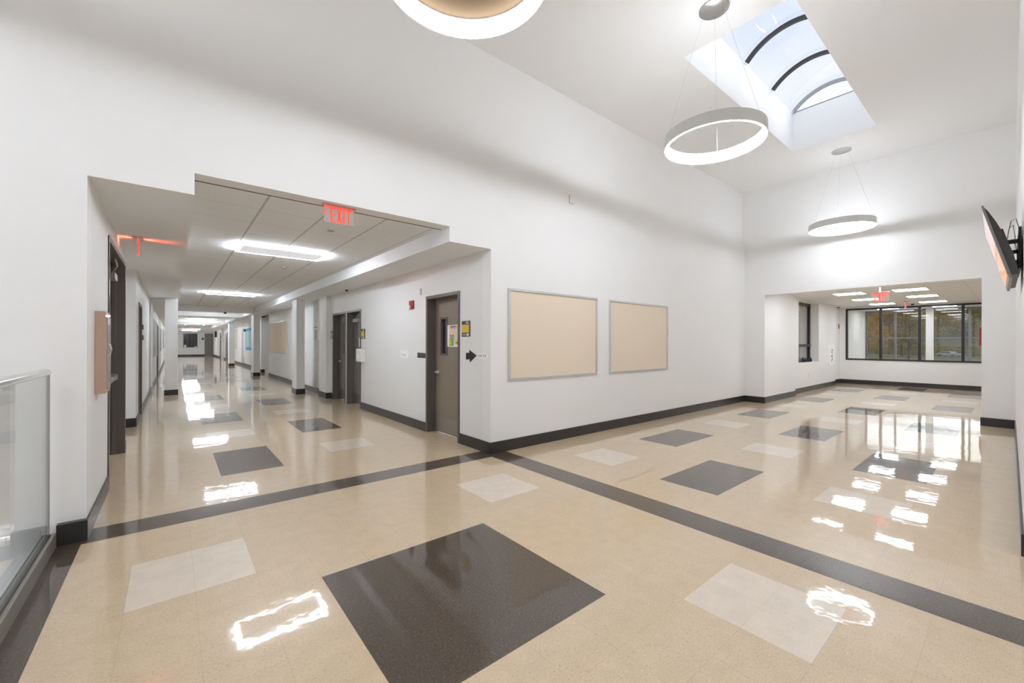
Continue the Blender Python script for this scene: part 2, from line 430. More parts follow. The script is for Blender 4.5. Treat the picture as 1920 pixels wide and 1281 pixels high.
B().prism(arc(Rk + .01), lambda u, v, w_: (w_, u, v), KX1 + .01, KX1 + .02).build('end_pane', ['dome_end'], sk)
B().prism(arc(Rk + .01), lambda u, v, w_: (w_, u, v), KX0 - .02, KX0 - .01).build('end_pane', ['dome_end'], sk)
b = B().box(KX1 - .012, KX1, KY0, KY1, KZ - .002, KZ + .004)
b.build('sill_bar', ['dark_gap'], sk)

# ------------------------------------------------------------------ corridor shell
def door_hole(y0, y1, z): return (y0, y1, 0, z)
D1 = (5.11, 6.14, 2.215); D2 = (9.18, 10.135, 2.21); D3 = (10.225, 11.25, 2.21); DL = (5.62, 7.46, 2.50); DL2 = (10.35, 11.25, 2.20)
w = B()
holes(w, YW + .19, 20.5, 0, 3.0, [door_hole(*D1), door_hole(*D2), door_hole(*D3)], lambda a, c_, z0, z1: w.box(XR, XR + .22, a, c_, z0, z1))
struct('wall_pilaster', B().box(XR - .12, XR, 11.42, 12.1, 0, ZS), ['wall_c'], 'white pilaster on the right corridor wall beyond the grey doors', 'pilaster')
struct('wall_corridor_right', w, ['wall_c'], 'white right-hand corridor wall with three dark doors', 'wall')
w = B().box(XF, XF + .2, 23.4, YEND, 0, 3.0).box(3.345, XF, 23.4, 23.9, 0, ZH).box(3.345, XF, 44.5, 45.0, 0, ZS)
struct('wall_corridor_far_right', w, ['wall_c'], 'white corridor wall beyond the side passage with a blue board', 'wall')
w = B().box(XR + .22, 7, 20.3, 20.5, 0, 3).box(XF + .2, 7, 23.4, 23.6, 0, 3).box(6.8, 7, 20.5, 23.4, 0, 3)
struct('wall_side_passage', w, ['wall_c'], 'white walls of the side passage off the corridor', 'wall')
w = B()
holes(w, YW + .19, 7.55, 0, 3.0, [door_hole(*DL)], lambda a, c_, z0, z1: w.box(XL - .2, XL, a, c_, z0, z1))
w.box(XL - .36, XL - .16, 7.55, 9.62, 0, 3.0)
holes(w, 9.62, YEND, 0, 3.0, [door_hole(*DL2), (21.7, 23.6, 0, 2.2), (40, 41, 0, 2.2)], lambda a, c_, z0, z1: w.box(XL - .2, XL, a, c_, z0, z1))
w.box(XL, XL + .03, 16.15, 16.45, 0, ZS)
struct('wall_corridor_left', w, ['wall_c'], 'white left-hand corridor wall with dark doors', 'wall')
w = B().box(-1.2, 5, YEND, YEND + .2, 0, 3)
struct('wall_corridor_end', w, ['wall_c'], 'grey wall at the far end of the corridor with a dark window', 'wall')
def column(i, x0, x1, y0, y1, label):
    b = B().box(x0, x1, y0, y1, 0, ZS)
    struct('wall_column_%d' % i, b, ['wall_c'], label, 'column', bevel=.006)
    b = B(); e = .012
    b.box(x0 - e, x1 + e, y0 - e, y0, 0, BH).box(x0 - e, x1 + e, y1, y1 + e, 0, BH).box(x0 - e, x0, y0, y1, 0, BH).box(x1, x1 + e, y0, y1, 0, BH)
    struct('baseboard_column_%d' % i, b, ['base'], 'black rubber base round the ' + label.split(' ', 2)[2], 'baseboard')
column(1, 2.695, 2.91, 12.85, 13.38, 'square white column nearest on the right of the corridor')
column(2, 2.725, 2.965, 21.05, 21.75, 'square white column second on the right of the corridor')
column(3, 2.735, 3.015, 31.2, 31.9, 'square white column third on the right of the corridor')
column(4, -.165, .11, 14.75, 15.4, 'square white column on the left of the corridor')

# soffits, cross beams, acoustic ceilings
c = B().box(XL - .3, SX0, YW + .19, YEND, ZS, 3.0)
struct('ceiling_soffit_left', c, ['soffit'], 'white dropped soffit along the left of the corridor', 'soffit')
c = B().box(SX1, XR + .02, YW + .19, YEND, ZS, 3.0).box(XR + .02, XF + .05, 23.4, YEND, ZS, 3.0)
struct('ceiling_soffit_right', c, ['soffit'], 'white dropped soffit along the right of the corridor', 'soffit')
struct('ceiling_side_passage', B().box(XR, 7, 20.3, 23.6, 2.95, 3.05), ['wall_c'], 'ceiling of the side passage', 'ceiling')
for i, (y0, y1) in enumerate(((20.15, 20.6), (24.0, 24.5), (32.0, 32.4), (35.5, 36.0), (45.0, YEND))):
    struct('ceiling_beam_%d' % (i + 1), B().box(SX0, SX1, y0, y1, ZS, 3.0), ['wall_c'],
           'white cross beam %s along the corridor ceiling' % ('first', 'second', 'third', 'fourth', 'last')[i], 'beam')
c = B(); xs = [SX0, .73, 1.32, 1.915, 2.51, SX1 + .01]
ys = [YW + .19, 5.15]
while ys[-1] < 45: ys.append(ys[-1] + .61)
for a, b_ in zip(xs, xs[1:]):
    for y0, y1 in zip(ys, ys[1:]):
        c.face([(a, y0, ZA), (a, y1, ZA), (b_, y1, ZA), (b_, y0, ZA)], 0, [(0, 0), (0, 1), (1, 1), (1, 0)])
c.box(SX0, SX1, YW + .19, 45, ZA + .03, ZA + .05, 1)
c.box(SX0, SX1, YW + .19, YW + .203, ZH - .004, ZA, 2)
struct('ceiling_corridor', c, ['act', 'wall_c', 'dark_gap'], 'grey acoustic tile ceiling over the corridor', 'ceiling', recalc=False)

# ------------------------------------------------------------------ baseboards
def baseboard(name, runs, label):
    b = B()
    for r in runs: b.box(*r, 0, BH)
    return struct(name, b, ['base'], label, 'baseboard')
e = .012
baseboard('baseboard_back', [(XR - e, XE, YW - e, YW)], 'black rubber base along the wall under the bulletin boards')
baseboard('baseboard_pier', [(-.635, XL + e, YW - e - .04, YW)], 'black rubber base on the narrow pier beside the railing')
baseboard('baseboard_corridor_left', [(XL, XL + e, YW, DL[0]), (XL, XL + e, DL[1], 7.55), (XL - .16, XL, 9.608, 9.62), (XL - .16, XL - .148, 7.55, 9.6), (XL, XL + e, 9.62, DL2[0]), (XL, XL + e, DL2[1], 21.7),
          (XL, XL + e, 23.6, YEND)], 'black rubber base along the left corridor wall')
baseboard('baseboard_corridor_right', [(XR - e, XR, YW, D1[0]), (XR - e, XR, D1[1], D2[0]), (XR - e, XR, 11.25, 11.42), (XR - .12 - e, XR, 11.408, 11.42), (XR - .12 - e, XR - .12, 11.42, 12.1), (XR - e, XR, 12.1, 20.5)],
          'black rubber base along the right corridor wall between the doors')
baseboard('baseboard_corridor_far_right', [(XF - e, XF, 23.9, YEND), (3.333, XF, 23.388, 23.4), (3.333, 3.345, 23.4, 23.9)], 'black rubber base along the far right corridor wall')
baseboard('baseboard_corridor_end', [(XL, 2.74, YEND - e, YEND)], 'black rubber base under the far corridor window')
baseboard('baseboard_end', [(XE - e, XE, OY1, YW)], 'black rubber base on the left of the alcove opening')
baseboard('baseboard_end_right', [(XE - e, XE, -.01, OY0 + e)], 'black rubber base on the pier right of the alcove opening')
b = B().prism([(4.5, -.041), (XE, -.006), (XE, .008), (4.5, -.027)], lambda u, v, z: (u, v, z), 0, BH)
struct('baseboard_right', b, ['base'], 'black rubber base along the right wall under the television', 'baseboard')

# ------------------------------------------------------------------ alcove and window vestibule
AX1, XB, XX = 13.43, 19.45, 22.0     # first jog, inner window wall, outer window wall
AZ = 2.82
w = B().box(XE + .3, AX1, OY1, OY1 + .3, 0, 2.95)
W2 = (14.28, 16.25, .885, 2.765)
holes(w, AX1, 18.2, 0, 2.95, [W2], lambda a, c_, z0, z1: w.box(a, c_, 4.06, 4.4, z0, z1))
w.box(18.2, XB + .2, 4.2, 4.4, 0, 2.95)
w.box(14.2, 16.4, 4.42, 4.5, .7, 2.9)
struct('wall_alcove_left', w, ['wall'], 'white side wall of the alcove with a narrow window recess', 'wall')
struct('wall_alcove_right', B().box(XE, XX + .2, -3.2, -3, 0, 2.95), ['wall'], 'white right side wall of the alcove', 'wall')
struct('wall_alcove_front', B().box(XE, XE + .3, -3, -.25, 0, 2.95), ['wall'], 'white front wall of the alcove', 'wall')
WIN = (-2.0, 4.025, .875, 2.765)
w = B(); holes(w, -3, 4.4, 0, 2.95, [WIN], lambda a, c_, z0, z1: w.box(XB, XB + .15, a, c_, z0, z1))
struct('wall_alcove_back', w, ['wall'], 'white wall under the wide black-framed alcove window', 'wall')
c = B(); x = XE + .3
n = 14; dx = (XX - x) / n
for i in range(n + 5):
    for j in range(12):
        xa, ya = x + i * .61, .71 - 6 * .61 + j * .61
        if xa > XX: continue
        c.face([(xa, ya, AZ), (xa, ya + .61, AZ), (xa + .61, ya + .61, AZ), (xa + .61, ya, AZ)], 0, [(0, 0), (0, 1), (1, 1), (1, 0)][:4])
c.box(XE + .3, XX + .2, -3.2, 4.45, AZ + .03, AZ + .06, 1)
struct('ceiling_alcove', c, ['act', 'ceil'], 'white tile ceiling of the window alcove', 'ceiling', recalc=False)
baseboard('baseboard_alcove_left', [(XE + .3, AX1 + e, OY1 - e, OY1), (XE, XE + .3, OY1 - e, OY1), (AX1, AX1 + e, OY1, 4.06), (AX1, 18.2, 4.06 - e, 4.06), (18.2, XB, 4.2 - e, 4.2), (18.2, 18.2 + e, 4.06, 4.2)],
          'dark rubber base along the alcove side wall')
baseboard('baseboard_alcove_back', [(XB - e, XB, -3, 4.2)], 'black rubber base under the wide alcove window')

def framed_window(name, x, d, y0, y1, z0, z1, fw_, mull, trans, fmat, gmat, label, mw=.07):
    r = root(name, (x, (y0 + y1) / 2, z0), label, 'window', kind='structure')
    b = B().box(x, x + d, y0, y1, z0, z0 + fw_).box(x, x + d, y0, y1, z1 - fw_, z1).box(x, x + d, y0, y0 + fw_, z0 + fw_, z1 - fw_).box(x, x + d, y1 - fw_, y1, z0 + fw_, z1 - fw_)
    b.build('window_frame', [fmat], r)
    for m in mull:
        B().box(x, x + d, m - mw / 2, m + mw / 2, z0 + fw_, z1 - fw_).build('mullion', [fmat], r)
    for tz in trans:
        B().box(x + .012, x + d - .012, y0 + fw_, y1 - fw_, tz - .025, tz + .025).build('transom', [fmat], r)
    ms = [y0 + fw_] + sorted(mull) + [y1 - fw_]
    for a, c_ in zip(ms, ms[1:]):
        B().box(x + d / 2 - .004, x + d / 2 + .004, a, c_, z0 + fw_, z1 - fw_).build('pane', [gmat], r)
    return r
framed_window('window_1', XB - .02, .12, WIN[0], WIN[1], WIN[2], WIN[3], .055, [3.04, 2.047, 1.056, .06, -.93], [], 'blackmetal', 'tint_glass',
              'wide black-framed interior window at the back of the alcove')
# vestibule beyond it
w = B().box(XB + .15, XX, 4.0, 4.4, 0, 2.95)
struct('wall_vestibule_left', w, ['whiteext'], 'white wall seen through the alcove window at its left', 'wall')
w = B(); holes(w, -3, 4.4, 0, 2.95, [(-2.6, 3.92, .55, 2.80)], lambda a, c_, z0, z1: w.box(XX, XX + .25, a, c_, z0, z1))
w.box(XX - .12, XX, 1.94, 2.14, 0, 2.82)
struct('wall_outer', w, ['whiteext'], 'outer wall with a white pier between the outside windows', 'wall')
framed_window('window_2', XX + .03, .1, -2.6, 3.92, .55, 2.80, .06, [3.012, 2.04, 1.04, .05, -.95], [1.70], 'greymetal', 'ext_glass',
              'grey-framed outside window facing the autumn trees', .06)
# narrow window of the side wall
r = root('window_3', (15.26, 4.3, .885), 'narrow black-framed window deep in the alcove side wall', 'window', kind='structure')
x0, x1, z0, z1 = W2
b = B()
b.box(x0, x0 + .07, 4.29, 4.36, z0, z1).box(x1 - .09, x1, 4.29, 4.36, z0, z1).box(x0, x1, 4.29, 4.36, z1 - .09, z1).box(x0, x1, 4.29, 4.36, z0, z0 + .05)
b.box(x0, x1, 4.28, 4.36, 1.37, 1.45)
b.build('window_frame', ['blackmetal'], r)
B().box(x0 + .07, x1 - .09, 4.32, 4.328, 1.45, z1 - .09).build('pane', ['tint_glass'], r)
B().box(x0 + .07, x1 - .09, 4.32, 4.328, z0 + .05, 1.37).build('pane', ['tint_glass'], r)
B().box(x0, x1, 4.37, 4.41, 1.42, z1).build('blind', ['greypane'], r)
B().box(x0, x1, 4.37, 4.41, z0, 1.42).build('lower_blind', ['grey'], r)
for i, (x, h, nm) in enumerate(((15.18, .15, 'dark bottle on the narrow window sill, leftmost'), (15.42, .13, 'dark bottle on the narrow window sill, second from left'),
                               (15.70, .14, 'dark bottle on the narrow window sill, third from left'), (15.95, .14, 'dark bottle on the narrow window sill, rightmost'))):
    o = B().lathe([(.0, 0), (.036, 0), (.038, .01), (.036, h * .62), (.014, h * .82), (.014, h), (0, h)], 16, (x, 4.2, z0)).build('bottle', ['black'], smooth=True)
    tag(o, nm, 'bottle', 'bottles on the narrow window sill')

# ------------------------------------------------------------------ doors
def x_door(name, xw, n, y0, y1, zt, label, leafmat, recess=.14, double=False, lite=None, handle_y=None, kick=True, hinge_hi=False, closer=False, bars=False, frmat='frame'):
    """door in a wall whose room face is x = xw; n = +1 when the door recess goes towards +x"""
    r = root(name, (xw, (y0 + y1) / 2, 0), label, 'door', kind='structure')
    X = lambda d: xw + n * d
    fwid = .05
    b = B()
    for a, c_ in ((y0, y0 + fwid), (y1 - fwid, y1)):
        b.box(X(-.012), X(recess + .05), a, c_, 0, zt)
    b.box(X(-.012), X(recess + .05), y0 + fwid, y1 - fwid, zt - fwid, zt)
    s = recess * .62
    b.box(X(s), X(recess - .004), y0 + fwid, y0 + fwid + .015, 0, zt - fwid).box(X(s), X(recess - .004), y1 - fwid - .015, y1 - fwid, 0, zt - fwid)
    b.build('door_frame', [frmat], r, bevel=.003)
    a, c_ = y0 + fwid + .004, y1 - fwid - .004
    spans = [(a, (a + c_) / 2 - .002), ((a + c_) / 2 + .002, c_)] if double else [(a, c_)]
    out = []
    for (p, q) in spans:
        leaf = B()
        if lite:
            l0, l1, lz0, lz1 = lite
            holes(leaf, p, q, .012, zt - fwid - .004, [(l0 + .03, l1 - .03, lz0 + .03, lz1 - .03)], lambda u0, u1, z0, z1: leaf.box(X(recess), X(recess + .045), u0, u1, z0, z1))
        else:
            leaf.box(X(recess), X(recess + .045), p, q, .012, zt - fwid - .004)
        lf = leaf.build('leaf', [leafmat], r)
        out.append(lf)
        if lite:
            g = B().box(X(recess - .012), X(recess + .003), l0, l1, lz0, lz0 + .035).box(X(recess - .012), X(recess + .003), l0, l1, lz1 - .035, lz1)
            g.box(X(recess - .012), X(recess + .003), l0, l0 + .035, lz0 + .035, lz1 - .035).box(X(recess - .012), X(recess + .003), l1 - .035, l1, lz0 + .035, lz1 - .035)
            g.build('lite_frame', [frmat], r)
            B().box(X(recess + .018), X(recess + .024), l0 + .03, l1 - .03, lz0 + .03, lz1 - .03).build('lite_glass', ['darkpane'], r)
        if kick:
            B().box(X(recess - .003), X(recess + .001), p + .02, q - .02, .03, .25).build('kick_plate', ['curb' if leafmat == 'leaf' else frmat], r)
        if handle_y is not None:
            d = -1 if hinge_hi else -1
            hb = B().tube([(X(recess), handle_y, .98), (X(recess - .06), handle_y, .98)], .014, 10)
            hb.tube([(X(recess - .055), handle_y + .005, .98), (X(recess - .06), handle_y - .13, .985)], .014, 10)
            hb.tube([(X(recess - .001), handle_y, .98), (X(recess - .01), handle_y, .98)], .03, 16)
            hb.build('handle', ['satin'], r, smooth=True)
        if bars:
            hb = B().box(X(recess - .075), X(recess - .035), p + .12, q - .12, .985, 1.04).box(X(recess - .07), X(recess), p + .08, p + .2, .975, 1.05).box(X(recess - .07), X(recess), q - .2, q - .08, .975, 1.05)
            hb.build('push_bar', ['alu'], r, bevel=.004)
        if closer:
            hb = B().box(X(recess - .07), X(recess), p + .45, p + .75, zt - .27, zt - .19)
            cl = hb.build('closer', ['grey'], r, bevel=.006)
            B().tube([(X(recess - .035), p + .6, zt - .19), (X(recess - .10), p + .3, zt - .13), (X(.03), p + .12, zt - .075)], .009, 8).build('closer_arm', ['alu'], cl)
    for hz in (.25, 1.1, 1.95):
        yh = y0 + fwid if not hinge_hi else y1 - fwid
        B().tube([(X(recess - .008), yh + (.004 if not hinge_hi else -.004), hz - .05), (X(recess - .008), yh + (.004 if not hinge_hi else -.004), hz + .05)], .008, 8).build('hinge', ['grey'], r)
    return r
x_door('door_1', XR, 1, *D1, 'taupe door with a narrow glass lite and a colourful flyer', 'leaf', lite=(5.70, 5.915, 1.255, 1.87), handle_y=5.99)
x_door('door_2', XR, 1, *D2, 'grey door nearer of the pair beside the white wall box', 'leafd', handle_y=None, recess=.15, closer=True)
x_door('door_3', XR, 1, *D3, 'grey door farther of the pair with a narrow lite', 'leafd', lite=(10.62, 10.86, 1.15, 2.0), handle_y=11.10, recess=.15)
x_door('door_4', XL, -1, *DL, 'tall dark double door beside the beige cabinet', 'frame', recess=.125, double=True, kick=False, closer=True, bars=True)
x_door('door_5', XL, -1, *DL2, 'dark door farther along the left corridor wall', 'frame', recess=.06, kick=False)
x_door('door_6', XL, -1, 21.7, 23.6, 2.2, 'dark door beyond the grey board on the left corridor wall', 'frame', recess=.05, kick=False)
x_door('door_7', XF, 1, 41.1, 42.4, 2.36, 'dark door in the far right corridor wall behind the third column', 'frame', recess=-.03, kick=False)
x_door('door_8', XF, 1, 46.9, 48.1, 2.40, 'dark door near the far end of the right corridor wall', 'frame', recess=-.03, kick=False)
r = root('door_9', (3.18, YEND, 0), 'plain grey door at the far end of the corridor', 'door', kind='structure')
B().box(2.745, 2.80, YEND - .03, YEND, 0, 2.465).box(3.57, 3.63, YEND - .03, YEND, 0, 2.465).box(2.80, 3.57, YEND - .03, YEND, 2.41, 2.465).build('door_frame', ['frame'], r)
B().box(2.80, 3.57, YEND - .02, YEND - .001, .01, 2.41).build('leaf', ['leafd'], r)
B().tube([(3.50, YEND - .02, 1.05), (3.50, YEND - .07, 1.05), (3.40, YEND - .07, 1.05)], .012, 8).build('handle', ['steel'], r)
r = root('window_4', (1.5, YEND, .91), 'dark office window at the far end of the corridor', 'window', kind='structure')
a0, a1, z0, z1 = .87, 2.12, .915, 2.47
B().box(a0, a1, YEND - .03, YEND, z0, z0 + .06).box(a0, a1, YEND - .03, YEND, z1 - .06, z1).box(a0, a0 + .07, YEND - .03, YEND, z0 + .06, z1 - .06).box(a1 - .07, a1, YEND - .03, YEND, z0 + .06, z1 - .06).build('window_frame', ['leafd'], r)
B().box(a0 + .07, a1 - .07, YEND - .012, YEND - .004, z0 + .06, z1 - .06).build('pane', ['darkpane'], r)
for k, (p, q) in enumerate(((1.15, 1.38), (1.50, 1.70), (1.78, 1.95))):
    B().box(p, q, YEND - .016, YEND - .013, z0 + .1, z1 - .1).build('blind_slat', ['darkgrey'], r)
B().box(.95, 1.15, YEND - .034, YEND - .03, .94, 1.2).build('notice', ['paper'], r)
B().box(1.85, 2.05, YEND - .034, YEND - .03, .94, 1.05).build('notice', ['paper'], r)

# ------------------------------------------------------------------ pendant rings
RO, RI, RH, RZ = .53, .50, .125, 3.727
def make_ring(loc, label):
    x, y = loc
    p = root('pendant_light', (x, y, RZ), label, 'pendant light', 'ring pendant lights')
    B().lathe([(RO - .006, 0), (RO, .004), (RO, RH), (RI - .004, RH), (RI - .004, RH - .004), (RO - .006, RH - .004)], 128, (x, y, RZ), closed=True).build('ring', ['ringm'], p, smooth=True)
    B().lathe([(RO - .007, .002), (RI, .002), (RI, RH - .006), (RO - .007, RH - .006)], 128, (x, y, RZ), closed=True).build('diffuser', ['ring_e'], p, smooth=True)
    B().lathe([(0, ZC - RZ - .016), (.152, ZC - RZ - .016), (.158, ZC - RZ - .012), (.158, ZC - RZ), (0, ZC - RZ)], 48, (x, y, RZ)).build('canopy', ['alu'], p, smooth=True)
    for k in range(3):
        t = 2 * PI * k / 3 + .35
        B().tube([(x + .515 * math.cos(t), y + .515 * math.sin(t), RZ + RH), (x + .10 * math.cos(t), y + .10 * math.sin(t), ZC - .016)], .0013, 6).build('cable', ['steel'], p)
    return p
pl = make_ring((4.77, 2.19), 'ring pendant light with a silver rim hanging in front of the skylight')
p3 = dup(pl, (10.22, 2.19, RZ), label='ring pendant light hanging farthest away near the alcove end wall')
for ch in p3.children:                                             # dimmed: it hangs one metre from the end wall
    if ch.name.startswith('diffuser'): ch.data = ch.data.copy(); ch.data.materials[0] = M['ring_e_dim']
def mid(o):
    for ch in o.children:
        if ch.name.startswith('diffuser'): ch.data = ch.data.copy(); ch.data.materials[0] = M['ring_e_mid']
    return o
mid(dup(pl, (-1.95, 2.17, RZ), label='added ring fill light over the stairwell beyond the left edge'))  # added out of view to brighten the left wall
mid(dup(pl, (1.40, -2.4, RZ), label='added ring fill light behind the viewer'))  # added out of view as fill for the hall
p1 = dup(pl, (1.40, 2.17, RZ), label='ring pendant light with a tan disc cut off by the top of the picture'); mid(p1)
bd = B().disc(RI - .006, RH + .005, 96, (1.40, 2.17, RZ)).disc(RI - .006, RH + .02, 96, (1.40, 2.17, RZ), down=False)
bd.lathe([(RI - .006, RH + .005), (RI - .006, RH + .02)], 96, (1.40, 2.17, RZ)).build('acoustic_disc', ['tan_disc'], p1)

# ------------------------------------------------------------------ corridor and alcove lamps
def make_troffer(x0, x1, y0, y1, label):
    z = ZA; wd = .042
    p = root('ceiling_light', ((x0 + x1) / 2, (y0 + y1) / 2, z), label, 'ceiling light', 'framed corridor lights')
    t0, t1 = z - .032, z - .006
    b = B().box(x0, x1, y0, y0 + wd, t0, t1).box(x0, x1, y1 - wd, y1, t0, t1).box(x0, x0 + wd, y0 + wd, y1 - wd, t0, t1).box(x1 - wd, x1, y0 + wd, y1 - wd, t0, t1)
    b.build('light_strip', ['lamp_e'], p)
    B().box(x0 + wd, x1 - wd, y0 + wd, y1 - wd, z - .034, z - .006).build('centre_panel', ['panel_e'], p)
    B().box(x0 - .012, x1 + .012, y0 - .012, y1 + .012, z - .006, z + .01).build('housing', ['white'], p)
    return p
tr = make_troffer(.735, 1.915, 6.99, 7.60, 'framed rectangular ceiling light nearest in the corridor')
LY = ((14.15, 'framed ceiling light second along the corridor'), (22.3, 'framed ceiling light over the corridor side passage'), (30.7, 'framed ceiling light beyond the second corridor beam'),
      (33.8, 'framed ceiling light between the third and fourth beams'), (40.5, 'framed ceiling light farthest along the corridor'))
for y, lb in LY: dup(tr, (1.325, y + .3, ZA), label=lb)
for y, lb in ((47.5, 'added fill light in the low ceiling near the far window'), (53., 'added fill light nearest the far corridor wall')): dup(tr, (1.325, y, ZS), label=lb)  # both added to light the dark end of the corridor
def make_alc(x, y, label):
    p = root('ceiling_light', (x, y, AZ), label, 'ceiling light', 'square alcove lights')
    h = .30
    B().box(x - h, x + h, y - h, y + h, AZ - .012, AZ - .004).build('diffuser', ['alc_e'], p)
    b = B()
    for a in ((x - h - .02, x - h, y - h, y + h), (x + h, x + h + .02, y - h, y + h), (x - h - .02, x + h + .02, y - h - .02, y - h), (x - h - .02, x + h + .02, y + h, y + h + .02)): b.box(*a, AZ - .016, AZ)
    b.build('rim', ['white'], p)
    return p
al = make_alc(14.15, 1.66, 'square alcove ceiling light nearest in the right row')
for x, y, lb in ((11.95, 1.66, 'square alcove light just behind the header, in the right row'), (11.95, 2.84, 'square alcove light just behind the header, in the left row'), (16.25, 1.66, 'square alcove ceiling light second in the right row'), (18.6, 1.66, 'square alcove ceiling light farthest in the right row'),
                 (14.1, 2.84, 'square alcove ceiling light nearest in the left row'), (16.2, 2.86, 'square alcove ceiling light second in the left row'), (18.4, 2.84, 'square alcove ceiling light farthest in the left row')):
    dup(al, (x, y, AZ), label=lb)
for y, lb in ((3.1, 'added fill light of the window vestibule behind the left panes'), (1.6, 'added fill light of the window vestibule behind the white pier'), (.2, 'added fill light of the window vestibule behind the right panes')):  # added to brighten the vestibule walls and pier
    dup(al, (21.0, y, AZ), label=lb)

# ------------------------------------------------------------------ exit signs
def bars_text(b, word, x, z, h, y0, y1, wd, th, gap):
    """block letters standing on z, reading along +x, from y0 to y1"""
    def bar(p, q, t):
        d = Vector((q[0] - p[0], q[1] - p[1])); L_ = d.length; d /= L_; nx, nz = -d.y * t / 2, d.x * t / 2
        b.prism([(p[0] + nx, p[1] + nz), (q[0] + nx, q[1] + nz), (q[0] - nx, q[1] - nz), (p[0] - nx, p[1] - nz)], lambda u, v, w_: (u, w_, v), y0, y1)
    for ch in word:
        if ch == 'E':
            b.box(x, x + th, y0, y1, z, z + h)
            for k in (0, .5, 1): b.box(x + th, x + wd, y0, y1, z + k * (h - th), z + k * (h - th) + th)
            x += wd + gap
        elif ch == 'X':
            bar((x + th * .4, z), (x + wd - th * .4, z + h), th); bar((x + th * .4, z + h), (x + wd - th * .4, z), th); x += wd + gap
        elif ch == 'I':
            b.box(x, x + th, y0, y1, z, z + h); x += th + gap
        elif ch == 'T':
            b.box(x, x + wd, y0, y1, z + h - th, z + h).box(x + wd / 2 - th / 2, x + wd / 2 + th / 2, y0, y1, z, z + h - th); x += wd + gap
    return x
def exit_sign(loc, rz, label, arrow, wdt=.30, hgt=.175):
    """edge-lit sign: local x along the panel, facing local -y, hanging below z = 0"""
    p = root('exit_sign', (0, 0, 0), label, 'exit sign', 'edge-lit exit signs')
    h2 = wdt / 2
    B().box(-h2 - .01, h2 + .01, -.035, .035, -.012, 0).build('housing', ['alu'], p)
    pn = B().box(-h2, h2, -.004, .004, -hgt - .012, -.012).build('panel', ['acrylic'], p)
    B().box(-h2, h2, -.0046, .0046, -.036, -.012).build('reflection_band', ['exit_glow'], pn)  # red reflection along the panel top, imitated by a glowing strip
    lt = B(); bars_text(lt, 'EXIT', -h2 + .06, -hgt - .003, hgt - .022, -.0075, -.0045, .052, .019, .011)
    lt.build('lettering', ['exit_red'], pn)
    a = B(); zc = -hgt * .47; xa = -h2 + .016 if arrow < 0 else h2 - .016; s = -1 if arrow < 0 else 1
    for q in (1, -1):
        a.prism([(xa + s * .012, zc), (xa - s * .014, zc + q * .026), (xa - s * .014, zc + q * .043), (xa + s * .026, zc)][:4], lambda u, v, w_: (u, w_, v), -.0075, -.0045)
    a.build('arrow', ['exit_red'], pn)
    p.location = loc; p.rotation_euler = (0, 0, rz)
    return p
exit_sign((1.335, 4.46, ZH), 0, 'clear panel EXIT sign with a left arrow under the corridor header', -1)
exit_sign((-.32, 6.62, ZS), PI / 2, 'EXIT sign seen edge-on glowing red on the soffit above the dark double door', 1, .22, .19)
exit_sign((12.36, 1.945, AZ - .185), -PI / 2, 'clear EXIT sign hanging at the alcove mouth', 1, .31, .2)
exit_sign((17.9, 2.21, AZ - .02), 0, 'EXIT sign seen edge-on deep in the alcove', 1, .3, .2)
exit_sign((1.345, 44.9, ZH - .1), 0, 'small EXIT sign at the far end of the corridor', 1, .29)
b = B().box(12.356, 12.364, 1.93, 1.96, AZ - .185, AZ); tag(b.build('sign_bracket', ['white']), 'white bracket holding the alcove exit sign', 'bracket')
b = B().box(17.87, 17.93, 2.18, 2.24, AZ - .02, AZ); tag(b.build('sign_bracket', ['white']), 'white bracket holding the edge-on alcove exit sign', 'bracket')
b = B().box(1.32, 1.37, 44.88, 44.92, ZH - .1, ZA); tag(b.build('sign_bracket', ['white']), 'bracket holding the farthest corridor exit sign', 'bracket')

# ------------------------------------------------------------------ bulletin boards
def board_y(x0, x1, z0, z1, label):                     # on the main wall
    p = root('bulletin_board', ((x0 + x1) / 2, YW, z0), label, 'bulletin board', 'tan bulletin boards on the main wall')
    f_, d = .032, .028
    b = B().box(x0, x1, YW - d, YW, z0, z0 + f_).box(x0, x1, YW - d, YW, z1 - f_, z1).box(x0, x0 + f_, YW - d, YW, z0 + f_, z1 - f_).box(x1 - f_, x1, YW - d, YW, z0 + f_, z1 - f_)
    b.build('board_frame', ['boardframe'], p, bevel=.003)
    B().box(x0 + f_, x1 - f_, YW - .010, YW - .001, z0 + f_, z1 - f_).build('panel', ['fabric'], p)
board_y(3.505, 5.37, .948, 2.20, 'tan bulletin board in a silver frame, nearer to the corridor corner')
board_y(5.695, 7.53, .952, 2.195, 'tan bulletin board in a silver frame, farther from the corridor corner')
def board_x(xw, n, y0, y1, z0, z1, label, pmat, fmat='boardframe', border=None):
    p = root('bulletin_board', (xw, (y0 + y1) / 2, z0), label, 'bulletin board')
    f_, d = .04, .025 * n
    b = B().box(xw, xw + d, y0, y1, z0, z0 + f_).box(xw, xw + d, y0, y1, z1 - f_, z1).box(xw, xw + d, y0, y0 + f_, z0 + f_, z1 - f_).box(xw, xw + d, y1 - f_, y1, z0 + f_, z1 - f_)
    b.build('board_frame', [fmat], p)
    pn = B().box(xw + .001 * n, xw + .010 * n, y0 + f_, y1 - f_, z0 + f_, z1 - f_).build('panel', [pmat], p)
    if border:
        q = .16
        B().box(xw + .010 * n, xw + .013 * n, y0 + f_, y1 - f_, z0 + f_, z0 + q).build('paper_border', [border], pn)
        B().box(xw + .010 * n, xw + .013 * n, y0 + f_, y1 - f_, z1 - q, z1 - f_).build('paper_border', [border], pn)
board_x(XR, -1, 16.68, 20.2, 1.045, 2.29, 'tan bulletin board on the corridor wall between columns', 'fabric')
